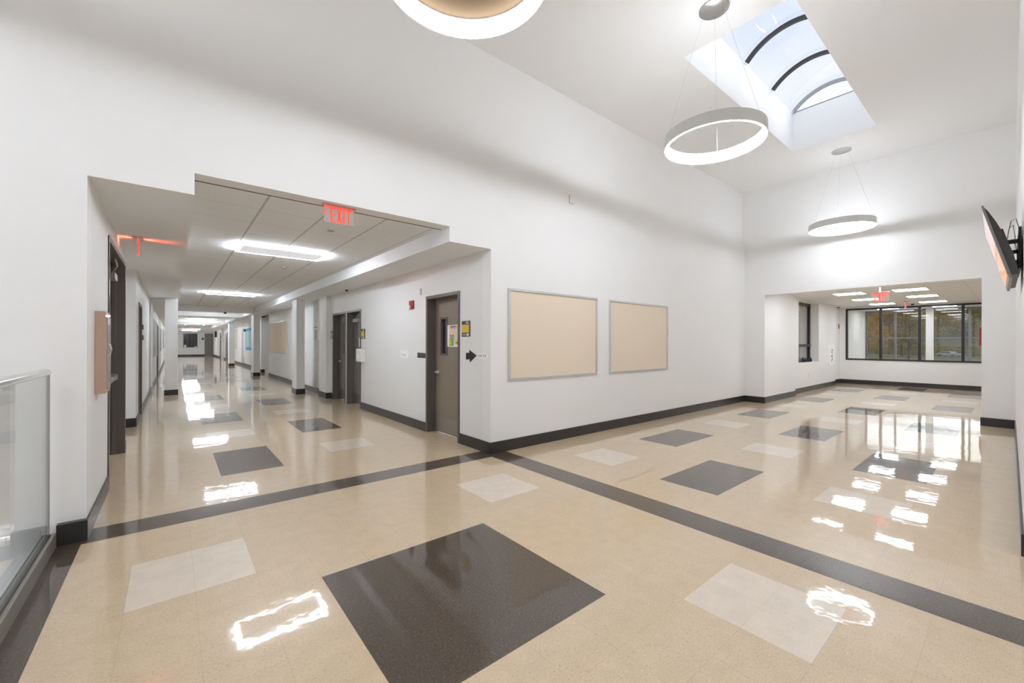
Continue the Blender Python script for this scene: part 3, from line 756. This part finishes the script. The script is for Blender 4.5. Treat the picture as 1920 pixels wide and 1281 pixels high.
board_x(XF, -1, 27.0, 30.1, 1.02, 2.32, 'aqua bulletin board with a bright blue border down the corridor', 'aqua', 'cyan', 'cyan')
board_x(XF, -1, 34.65, 37.5, 1.02, 2.37, 'bulletin board half hidden behind the third corridor column', 'fabric')
board_x(XL, 1, 16.66, 21.5, .95, 2.22, 'grey bulletin board on the left corridor wall', 'greypane')
board_x(XL, 1, 26.9, 29.7, 1.0, 2.2, 'grey board farther down the left corridor wall', 'grey')
board_x(XL, 1, 33.6, 38.6, 1.03, 2.32, 'grey board farthest down the left corridor wall', 'grey')

# ------------------------------------------------------------------ signs and small things round the near corridor door
def strokes(b, y_at, z, glyphs, sc, x0, x1, m=0):
    """tiny letter-like strokes on an x-facing wall; reading direction is towards -y"""
    for g in glyphs:
        for (u0, u1, v0, v1) in g:
            b.box(x0, x1, y_at - u0 * sc, y_at - u1 * sc, z + v0 * sc, z + v1 * sc, m)
        y_at -= sc * .82
    return y_at
G_A = [(0, .6, .82, 1.), (.48, .62, 0, .82), (0, .14, 0, .5), (.0, .3, 0, .15)]
G_B = [(0, .6, .82, 1.), (.48, .62, 0, .82)]
G_C = [(.2, .36, .5, 1.), (.1, .36, .85, 1.)]
G_D = [(0, .6, .82, 1.), (.48, .62, 0, .82), (0, .62, 0, .16), (0, .14, .16, .6)]
G_S = []
def room_sign(name, y1, y0, z0, z1, label, mid):
    p = root(name, (XR, (y0 + y1) / 2, z0), label, 'room sign', 'room signs beside the corridor doors')
    pn = B().box(XR - .012, XR, y0, y1, z0, z1).build('plate', ['darkgrey'], p, bevel=.002)
    h = z1 - z0
    B().box(XR - .016, XR - .012, y0 + .012, y1 - .006, z0 + h * .24, z0 + h * .77).build('insert', [mid], pn)
    B().box(XR - .0145, XR - .012, y0 + .02, y0 + (y1 - y0) * .45, z1 - h * .19, z1 - h * .04).build('number_plate', ['grey'], pn)
    B().box(XR - .0145, XR - .012, y0 + .02, y0 + (y1 - y0) * .36, z0 + h * .04, z0 + h * .19).build('name_tag', ['white'], pn)
    b = B(); strokes(b, y0 + (y1 - y0) * .44, z1 - h * .16, [G_A, G_B, G_D], .022, XR - .016, XR - .0145); b.build('lettering', ['white'], pn); b = B()
    strokes(b, y0 + (y1 - y0) * .86, z0 + h * .07, [G_D, G_B, G_A, G_D, G_B], .02, XR - .0135, XR - .012); b.build('lettering', ['white'], pn)
room_sign('room_sign', 5.045, 4.842, 1.547, 1.767, 'dark room sign with a yellow insert right of the taupe door', 'yellow')
room_sign('room_sign', 9.147, 8.932, 1.54, 1.761, 'dark room sign with a yellow insert beside the pair of grey doors', 'yellow')
room_sign('room_sign', 11.425, 11.255, 1.555, 1.766, 'grey room sign left of the pair of grey doors', 'greypane')
# arrow and its caption
o = B().prism([(4.947, 1.313), (4.86, 1.317), (4.861, 1.36), (4.682, 1.284), (4.845, 1.184), (4.849, 1.228), (4.946, 1.22)], lambda u, v, w_: (w_, u, v), XR - .004, XR).build('arrow_sign', ['black'])
tag(o, 'black paper arrow taped beside the taupe door', 'arrow sign')
p = root('caption_label', (XR, 4.54, 1.25), 'small white paper caption at the tip of the black arrow', 'label')
B().box(XR - .003, XR, 4.424, 4.66, 1.247, 1.312).build('paper', ['paper'], p)
b = B(); ye = strokes(b, 4.638, 1.268, [G_D, G_C, G_D, G_B], .027, XR - .0042, XR - .003); b.build('lettering', ['black'], p); b = B(); strokes(b, ye - .018, 1.268, [G_B, G_C, G_A], .027, XR - .0042, XR - .003)
b.build('lettering', ['black'], p)
# paper notice and dark tag left of the door
p = root('notice_sign', (XR, 6.96, 1.19), 'square white paper notice on the corridor wall left of the taupe door', 'notice')
B().box(XR - .003, XR, 6.795, 7.13, 1.189, 1.325).build('paper', ['paper'], p)
b = B(); strokes(b, 7.10, 1.225, [G_D, G_B, G_C, G_A, G_D, G_B, G_A, G_D], .032, XR - .0042, XR - .003); b.build('lettering', ['greypane'], p)
o = B().prism([(6.44, 1.293), (6.19, 1.287), (6.165, 1.27), (6.165, 1.207), (6.45, 1.205)], lambda u, v, w_: (w_, u, v), XR - .006, XR).build('wall_tag', ['darkgrey'])
tag(o, 'small dark tag on the wall at the left edge of the taupe door', 'wall tag')
# fire strobe and sensor
def strobe(xw, n, y0, y1, z0, z1, label):
    p = root('fire_alarm', (xw, (y0 + y1) / 2, z0), label, 'fire alarm')
    pn = B().box(xw, xw + n * .03, y0, y1, z0, z1).build('body', ['red'], p, bevel=.005)
    B().box(xw + n * .03, xw + n * .055, y0 + (y1 - y0) * .5, y1 - .015, z0 + .012, z0 + (z1 - z0) * .45).build('lens', ['white'], pn, bevel=.004)
strobe(XR, -1, 6.58, 6.73, 2.037, 2.188, 'red fire alarm strobe high on the corridor wall')
o = B().box(XR - .03, XR, 6.307, 6.355, 2.257, 2.368).build('wall_sensor', ['white'], bevel=.004); tag(o, 'small white sensor box above and left of the taupe door', 'sensor')
# flyer on the door
p = root('flyer', (XR + .139, 5.43, 1.40), 'colourful school flyer taped to the taupe door', 'flyer')
xf0, xf1 = XR + .1375, XR + .1395
y1, y0, z0, z1 = 5.70, 5.27, 1.395, 1.735
B().box(xf0, xf1, y0, y1, z0, z1).build('paper', ['paper'], p)
b = B(); mats = ['tanp', 'yellow', 'blue', 'redp', 'green', 'orange', 'grey', 'darkgrey']
b.box(xf0 - .0006, xf0, y0 + .02, y1 - .06, z0 + .04, z1 - .03, 0)
ww = (y1 - y0 - .06) / 7
for k, mm in enumerate((1, 2, 3, 2, 1, 3, 2)):
    yy = y1 - .04 - k * ww
    b.prism([(yy, z1 - .012), (yy - ww, z1 - .012), (yy - ww / 2, z1 - .07)], lambda u, v, w_: (w_, u, v), xf0 - .0014, xf0 - .0006, mm)
b.box(xf0 - .0014, xf0 - .0006, y1 - .19, y1 - .06, z0 + .015, z0 + .13, 4).box(xf0 - .002, xf0 - .0014, y1 - .12, y1 - .075, z0 + .03, z0 + .115, 1)
b.box(xf0 - .0014, xf0 - .0006, y1 - .21, y1 - .08, z0 + .13, z0 + .17, 6).box(xf0 - .002, xf0 - .0014, y1 - .12, y1 - .075, z0 + .165, z0 + .19, 3).box(xf0 - .002, xf0 - .0014, y1 - .19, y1 - .15, z0 + .165, z0 + .19, 3)
b.prism([(y1 - .26, z0 + .1), (y1 - .30, z0 + .04), (y1 - .24, z0 + .035)], lambda u, v, w_: (w_, u, v), xf0 - .0014, xf0 - .0006, 1)
b.prism([(y1 - .28, z0 + .085), (y1 - .38, z0 + .05), (y1 - .36, z0 + .03), (y1 - .29, z0 + .035)], lambda u, v, w_: (w_, u, v), xf0 - .0014, xf0 - .0006, 7)
b.build('print', mats, p)
# white boxes by the pair of doors
p = root('dispenser', (XR, 9.03, 1.04), 'white wall dispenser below the room sign of the grey doors', 'dispenser')
B().box(XR - .11, XR, 8.90, 9.20, 1.045, 1.325).build('body', ['white'], p, bevel=.02)
B().box(XR - .113, XR - .108, 8.98, 9.12, 1.10, 1.20).build('cover', ['paper'], p)
o = B().box(XR + .139, XR + .149, 9.50, 9.72, 1.355, 1.57).build('door_notice', ['paper']); tag(o, 'white notice on the nearer grey door', 'notice')
o = B().box(XR + .139, XR + .149, 10.28, 10.40, 1.14, 1.46).build('door_notice', ['paper']); tag(o, 'white notice on the farther grey door', 'notice')
p = root('alarm_panel', (XR, 12.45, 1.52), 'white alarm panel on the wall just beyond the corridor pilaster', 'panel')
B().box(XR - .12, XR, 12.25, 12.7, 1.53, 1.87).build('box', ['white'], p, bevel=.01)
B().box(XR - .124, XR - .12, 12.3, 12.55, 1.56, 1.84).build('face', ['grey'], p)
B().box(XR - .13, XR - .12, 12.3, 12.65, 1.875, 1.89).build('lid', ['darkgrey'], p)
# beige cabinet on the left wall
p = root('wall_cabinet', (XL, 4.92, 1.03), 'beige metal wall cabinet with a perforated front and white handle', 'cabinet')
B().box(XL, XL + .064, 4.75, 5.08, 1.03, 1.707).build('case', ['beigebox'], p, bevel=.004)
pn = B().box(XL + .064, XL + .070, 4.81, 5.06, 1.06, 1.66).build('perforated_door', ['perf'], p)
B().tube([(XL + .07, 4.84, 1.435), (XL + .083, 4.845, 1.43), (XL + .09, 4.85, 1.39), (XL + .083, 4.845, 1.345), (XL + .07, 4.84, 1.34)], .006, 10).build('handle', ['white'], pn, smooth=True)
B().box(XL + .0705, XL + .0715, 4.83, 4.97, 1.60, 1.65).build('name_plate', ['white'], pn)
# small things
p = root('blank_cover_plate', (4.76, YW, 3.62), 'white blank cover plate high on the main wall', 'cover plate')  # plain blank wall plate, no switch
B().box(4.712, 4.80, YW - .012, YW, 3.615, 3.735).build('plate', ['wall'], p, bevel=.002)
B().box(4.708, 4.714, YW - .016, YW, 3.612, 3.738).box(4.708, 4.80, YW - .016, YW, 3.610, 3.616).build('edge', ['boardframe'], p)
o = B().box(15.16, 15.28, 4.05, 4.06, .43, .54).build('outlet', ['white'], bevel=.003); tag(o, 'white outlet plate low on the alcove side wall', 'outlet')
p = root('wall_chart', (17.6, 4.06, .74), 'white chart with dark vertical marks on the alcove side wall', 'chart')
B().box(17.3, 18.1, 4.04, 4.06, .745, 1.425).build('board', ['paper'], p)
b = B()
for k in range(9): b.box(17.62 + .05 * (k % 3), 17.70 + .05 * (k % 2), 4.036, 4.04, .86 + k * .05, .89 + k * .05 + .015 * (k % 2))
b.build('print', ['darkgrey'], p)
p = root('security_camera', (18.3, 4.0, AZ), 'white security camera in the far corner of the alcove ceiling', 'security camera')
B().lathe([(0, 0), (.07, 0), (.07, -.05), (0, -.05)], 20, (18.3, 4.0, AZ)).build('mount', ['white'], p, smooth=True)
B().lathe([(.045, -.05), (.04, -.065), (.02, -.078), (0, -.08)], 20, (18.3, 4.0, AZ)).build('lens', ['black'], p, smooth=True)
p = root('security_camera', (19.0, 2.17, AZ), 'dark dome camera on the ceiling in front of the wide window', 'security camera')
B().lathe([(0, 0), (.06, 0), (.06, -.02), (0, -.02)], 20, (19.0, 2.17, AZ)).build('mount', ['white'], p, smooth=True)
B().lathe([(.05, -.02), (.043, -.045), (.024, -.06), (0, -.065)], 20, (19.0, 2.17, AZ)).build('dome', ['black'], p, smooth=True)
p = root('fire_alarm', (19.15, 4.2, 2.03), 'red and white fire alarm by the left end of the wide window', 'fire alarm')
B().box(19.02, 19.24, 4.17, 4.2, 2.0, 2.22).build('body', ['white'], p)
B().box(19.06, 19.2, 4.155, 4.17, 2.03, 2.19).build('lens', ['red'], p)
o = B().box(XB - .05, XB - .035, .64, .712, 1.42, 1.97).build('red_banner', ['red']); tag(o, 'narrow red banner at the right end of the wide window', 'banner')  # narrow red strip close to the window
def disc_thing(name, x, y, z, r, h, mat, label, cat):
    o = B().lathe([(0, 0), (r, 0), (r * .92, -h), (0, -h)], 24, (x, y, z)).build(name, [mat], smooth=True); return tag(o, label, cat)
disc_thing('ceiling_speaker', 1.56, 5.56, ZA, .045, .006, 'grey', 'small grey disc in the ceiling tile below the first exit sign', 'ceiling disc')
disc_thing('ceiling_sprinkler', 1.62, 8.7, ZA, .03, .03, 'grey', 'sprinkler head beyond the nearest corridor light', 'sprinkler')
disc_thing('ceiling_sprinkler', 3.12, 9.85, ZS, .03, .035, 'darkgrey', 'dark sprinkler head on the right soffit above the grey doors', 'sprinkler')
disc_thing('ceiling_sensor', 1.65, 20.38, ZS, .05, .06, 'darkgrey', 'dark sensor under the first cross beam', 'sensor')
o = B().box(XF - .14, XF, 51.9, 52.8, 2.02, 2.62).build('wall_monitor', ['black'], bevel=.01); tag(o, 'black monitor high on the far right corridor wall', 'monitor')
o = B().box(2.48, 2.67, YEND - .015, YEND, 1.77, 2.0).build('room_sign', ['darkgrey']); tag(o, 'small dark room sign left of the far end door', 'room sign')
o = B().box(XF - .1, XF, 30.2, 30.4, 2.15, 2.3).build('fire_alarm', ['darkgrey']); tag(o, 'small dark alarm left of the aqua bulletin board', 'fire alarm')
for k, z in enumerate((1.5, 1.72)):
    o = B().box(XL, XL + .02, 11.42, 11.6, z, z + .1).build('room_sign', ['darkgrey']); tag(o, ('lower', 'upper')[k] + ' small dark plate beside the second door of the left corridor wall', 'room sign')

# ------------------------------------------------------------------ railing
p = root('glass_railing', (-.668, 2, 0), 'glass railing with a round steel handrail over the stairwell', 'railing')
yr0, yr1 = -3.2, 4.26
B().tube([(-.672, yr0, 1.243), (-.672, yr1 - .06, 1.243), (-.672, yr1 - .035, 1.243), (-.672, yr1 - .02, 1.243), (-.672, yr1 - .012, 1.243)], [.0255, .0255, .0245, .02, .012], 20).build('handrail', ['steel'], p, smooth=True)
B().box(-.674, -.662, yr0, yr1, .1, 1.222).build('glass_panel', ['glass'], p)
B().box(-.676, -.660, yr1, yr1 + .012, .1, 1.225).build('edge_post', ['grey'], p)
B().box(-.70, -.633, yr0, YW - .06, -.002, .104).build('base_shoe', ['curb'], p, bevel=.003)
B().box(-.660, -.652, yr0, yr1, .104, .110).build('gasket', ['darkgrey'], p)
B().box(-.684, -.676, yr0, yr1, .104, .118).build('outer_gasket', ['grey'], p)

# ------------------------------------------------------------------ television
tv = root('television', (5.62, 0, 1.96), 'flat television tilted forward on the right wall', 'television')
ta, tb = 5.0, 6.25
front0, front1 = Vector((.031, 1.965)), Vector((.176, 2.56))     # (y, z) bottom and top of the screen side
d = (front1 - front0).normalized(); n = Vector((-d.y, d.x))        # n towards the wall
n = n if n.x < 0 else -n
P = lambda s, q: tuple(front0 + d * s + n * q)
Lh = (front1 - front0).length
B().prism([P(0, 0), P(Lh, 0), P(Lh, .012), P(.0, .018)], lambda u, v, w_: (w_, u, v), ta, tb).build('bezel', ['tvside'], tv, bevel=.003)
B().prism([P(.02, .016), P(Lh - .01, .011), P(Lh * .9, .026), P(Lh * .75, .043), P(Lh * .55, .058), P(Lh * .3, .066), P(.02, .056)], lambda u, v, w_: (w_, u, v), ta + .015, tb - .015).build('back_cover', ['tvback'], tv)
B().prism([P(.035, -.002), P(Lh - .03, -.002), P(Lh - .03, .004), P(.035, .004)], lambda u, v, w_: (w_, u, v), ta + .03, tb - .03).build('screen', ['screen'], tv)
wp = B().box(5.25, 6.0, -.035, -.022, 2.07, 2.40).build('wall_plate', ['black'], tv)
for xa in (5.3, 5.9):
    B().prism([P(.12, .06), P(.44, .06), P(.44, .075), P(.12, .075)], lambda u, v, w_: (w_, u, v), xa, xa + .04).build('tilt_bracket', ['black'], tv)
    for za, zb in ((2.10, 2.14), (2.28, 2.31)): B().box(xa, xa + .04, -.03, .05, za, zb).build('mount_arm', ['black'], wp)
for pts in ([(5.2, .035, 2.35), (5.18, .02, 2.44), (5.17, -.005, 2.45), (5.17, -.018, 2.38), (5.17, -.02, 2.2)], [(5.2, .04, 2.3), (5.16, .03, 2.38), (5.15, .01, 2.40), (5.14, .0, 2.30), (5.14, .01, 2.12), (5.16, -.01, 2.05)],
            [(5.22, .0, 2.27), (5.2, -.012, 2.16), (5.2, -.008, 2.06), (5.21, .0, 2.01)]):
    B().tube(pts, .0024, 6).build('cable', ['black'], tv)
tv.rotation_euler = (0, 0, math.radians(.9)); tv.location = (5.62, .010, 1.96)

# ------------------------------------------------------------------ outside
g = B()
nx, ny = 40, 40
def gz(x, y):
    t = max(0, (x - 138) / 80); return -1.0 + t ** 1.5 * 11 + .25 * math.sin(x * .13) * math.sin(y * .17) * min(1, max(0, (x - 30) / 40))
for i in range(nx):
    for j in range(ny):
        xa, xb = 22.3 + i * 5.5, 22.3 + (i + 1) * 5.5; ya, yb = -90 + j * 5.5, -90 + (j + 1) * 5.5
        g.face([(xa, ya, gz(xa, ya)), (xb, ya, gz(xb, ya)), (xb, yb, gz(xb, yb)), (xa, yb, gz(xa, yb))])
struct('ground_lawn', g, ['lawn'], 'autumn lawn outside the alcove windows', 'lawn', recalc=False, weld=True, smooth=True)

def make_tree(name, label, h, cr, mat, nleaf, seed):
    rnd = random.Random(seed)
    p = root(name, (0, 0, 0), label, 'tree', 'autumn trees outside the windows')
    b = B(); b.tube([(0, 0, -.5), (.1, 0, h * .25), (-.05, .1, h * .55), (.05, .05, h * .85)], [h * .022, h * .017, h * .011, h * .004], 8)
    tips = []
    for k in range(11):
        a = rnd.uniform(0, 2 * PI); z = h * rnd.uniform(.22, .75); L_ = cr * rnd.uniform(.6, 1.)
        e_ = (L_ * math.cos(a), L_ * math.sin(a), z + h * rnd.uniform(.06, .2)); tips.append(e_)
        b.tube([(0, 0, z), (e_[0] * .5, e_[1] * .5, z + (e_[2] - z) * .4), e_], [h * .008, h * .005, h * .002], 5)
    b.build('trunk', ['bark'], p)
    c_ = B()
    blobs = [(t[0] * .8, t[1] * .8, t[2], cr * rnd.uniform(.35, .6)) for t in tips] + [(0, 0, h * .85, cr * .5), (0, 0, h * .6, cr * .7)]
    for k in range(nleaf):
        bx_, by_, bz_, br_ = rnd.choice(blobs)
        v = Vector((rnd.gauss(0, 1), rnd.gauss(0, 1), rnd.gauss(0, .85))).normalized() * br_ * rnd.random() ** .4
        cpt = Vector((bx_, by_, bz_)) + v; s = rnd.uniform(.08, .17) * h / 10
        q = Matrix.Rotation(rnd.uniform(0, 6.28), 3, Vector((rnd.gauss(0, 1), rnd.gauss(0, 1), rnd.gauss(0, 1))).normalized())
        pts = [cpt + q @ Vector((u * s, w_ * s * .6, 0)) for u, w_ in ((-1, 0), (0, -1), (1, 0), (0, 1))]
        c_.face([tuple(x) for x in pts])
    c_.build('crown', [mat], p, recalc=False)
    return p
TL = ['golden autumn tree outside the alcove windows', 'bare brown autumn tree outside the alcove windows', 'olive autumn tree outside the alcove windows']
protos = [make_tree('autumn_tree', TL[0], 11, 3.6, 'leaf1', 7000, 3), make_tree('autumn_tree', TL[1], 11, 3.8, 'leaf2', 5200, 5), make_tree('autumn_tree', TL[2], 10, 3.9, 'leaf3', 7000, 9)]
rnd = random.Random(21); used = [False] * 3; k = 0
for X_, lo, hi, nn in ((62, -3, 19, 4), (85, -6, 25, 5), (112, 11, 32, 3), (150, -4, 44, 6), (185, -6, 52, 6)):
    for i in range(nn):
        y = lo + (hi - lo) * (i + .5) / nn + rnd.uniform(-1, 1); x = X_ + rnd.uniform(-6, 6)
        if X_ < 120 and .03 < y / x < .085: continue
        q = (1, 0, 2, 1, 2, 0, 1)[k % 7]; k += 1
        s = (2.45 + .083 * x) / 11 * rnd.uniform(.9, 1.12)
        o = protos[q] if not used[q] else dup(protos[q], (0, 0, 0)); used[q] = True
        o.location = (x, y, gz(x, y)); o.rotation_euler = (0, 0, rnd.uniform(0, 6.28)); o.scale = (s * 1.1, s * 1.1, s)
def make_bush(seed):
    rr = random.Random(seed); c_ = B()
    for k in range(1800):
        v = Vector((rr.gauss(0, 1), rr.gauss(0, 1), abs(rr.gauss(0, .8)))).normalized() * rr.random() ** .4
        cpt = Vector((v.x * 1.7, v.y * 1.7, v.z * 1.6)); s = rr.uniform(.06, .13)
        q = Matrix.Rotation(rr.uniform(0, 6.28), 3, Vector((rr.gauss(0, 1), rr.gauss(0, 1), rr.gauss(0, 1))).normalized())
        c_.face([tuple(cpt + q @ Vector((u * s, w_ * s * .6, 0))) for u, w_ in ((-1, 0), (0, -1), (1, 0), (0, 1))])
    o = c_.build('bush', ['leaf3'], recalc=False); return tag(o, 'olive bush behind the parked car outside', 'bush', 'bushes behind the parked car')
bs = make_bush(4)
for i in range(9):
    y = -1 + i * 3.9; x = 138 + rnd.uniform(-2, 2)
    o = bs if i == 0 else bs.copy()
    if i: COL.objects.link(o)
    o.location = (x, y, gz(x, y) - .1); o.rotation_euler = (0, 0, i * 1.3); o.scale = (1.15, 1.15, 1.9)
# parked car
cx, cyy = 131., 9.2; cz_ = gz(cx, cyy)
car = root('car', (0, 0, 0), 'silver car parked on the lawn beyond the windows', 'car')
prof = [(-2.1, .3), (-2.15, .75), (-1.9, .85), (-1.2, .92), (-.6, 1.38), (.7, 1.42), (1.45, .95), (2.1, .88), (2.15, .35)]
B().prism(prof, lambda u, v, w_: (u, w_, v), -.85, .85).build('body', ['carpaint'], car, bevel=.06)
B().prism([(-1.05, .93), (-.56, 1.31), (.66, 1.34), (1.25, .96)], lambda u, v, w_: (u, w_, v), -.87, .87).build('side_window', ['darkpane'], car)
for u in (-1.35, 1.35):
    for v in (-.82, .82):
        B().tube([(u, v - .1, .33), (u, v + .1, .33)], .33, 18).build('wheel', ['black'], car)
car.scale = (.88, .88, .88); car.location = (cx, cyy, cz_); car.rotation_euler = (0, 0, math.radians(58))

# ------------------------------------------------------------------ light
wd_ = bpy.data.worlds.new('sky'); S.world = wd_; wd_.use_nodes = True
nt = wd_.node_tree; nt.nodes.clear(); N = nt.nodes.new; L = nt.links.new
out = N('ShaderNodeOutputWorld'); bg = N('ShaderNodeBackground'); tc = N('ShaderNodeTexCoord')
n = N('ShaderNodeTexNoise'); n.inputs['Scale'].default_value = 1.6; n.inputs['Detail'].default_value = 5; n.inputs['Roughness'].default_value = .55
mp = N('ShaderNodeMapping'); mp.inputs['Scale'].default_value = (1, 1, 1.6); mp.inputs['Location'].default_value = (.3, 1.1, .2)
L(tc.outputs['Generated'], mp.inputs['Vector']); L(mp.outputs[0], n.inputs['Vector'])
r = N('ShaderNodeMapRange'); r.inputs[1].default_value = .42; r.inputs[2].default_value = .6; L(n.outputs['Fac'], r.inputs[0])
mx = N('ShaderNodeMix'); mx.data_type = 'RGBA'; mx.inputs[6].default_value = (.66, .755, .96, 1); mx.inputs[7].default_value = (.97, .97, .96, 1)
L(r.outputs[0], mx.inputs[0]); L(mx.outputs[2], bg.inputs[0]); sp = N('ShaderNodeSeparateXYZ'); L(tc.outputs['Generated'], sp.inputs[0])
hz = N('ShaderNodeMapRange'); hz.inputs[1].default_value = .16; hz.inputs[2].default_value = .42; hz.inputs[3].default_value = 1.55; hz.inputs[4].default_value = .66
L(sp.outputs[2], hz.inputs[0]); L(hz.outputs[0], bg.inputs[1])          # brighter haze low in the sky
L(bg.outputs[0], out.inputs[0])
sd = bpy.data.lights.new('sun', 'SUN'); sd.energy = 1.15; sd.angle = .45; sd.color = (1, .94, .86)
so = bpy.data.objects.new('sun', sd); COL.objects.link(so)
so.rotation_euler = Vector((-.25, .83, -.50)).normalized().to_track_quat('-Z', 'Y').to_euler()
# red light leaking from the edge-on exit sign
for s in (1, -1):
    ld = bpy.data.lights.new('exit_sign_leak', 'AREA'); ld.shape = 'RECTANGLE'; ld.size = .07; ld.size_y = .02; ld.energy = .5; ld.color = (1, .07, .03); ld.spread = math.radians(70)
    lo = bpy.data.objects.new('exit_sign_leak', ld); COL.objects.link(lo); lo.location = (-.32 + s * .012, 6.62, ZS - .035)
    lo.rotation_euler = Vector((s, 0, .12)).normalized().to_track_quat('-Z', 'Y').to_euler()

S.view_settings.view_transform = 'Standard'; S.view_settings.look = 'None'; S.view_settings.gamma = 1; S.view_settings.use_curve_mapping = False
S.view_settings.exposure = .65
S.cycles.max_bounces = 12; S.cycles.diffuse_bounces = 8; S.cycles.glossy_bounces = 5; S.cycles.transparent_max_bounces = 24
S.cycles.sample_clamp_indirect = 6
S.cycles.use_denoising = True
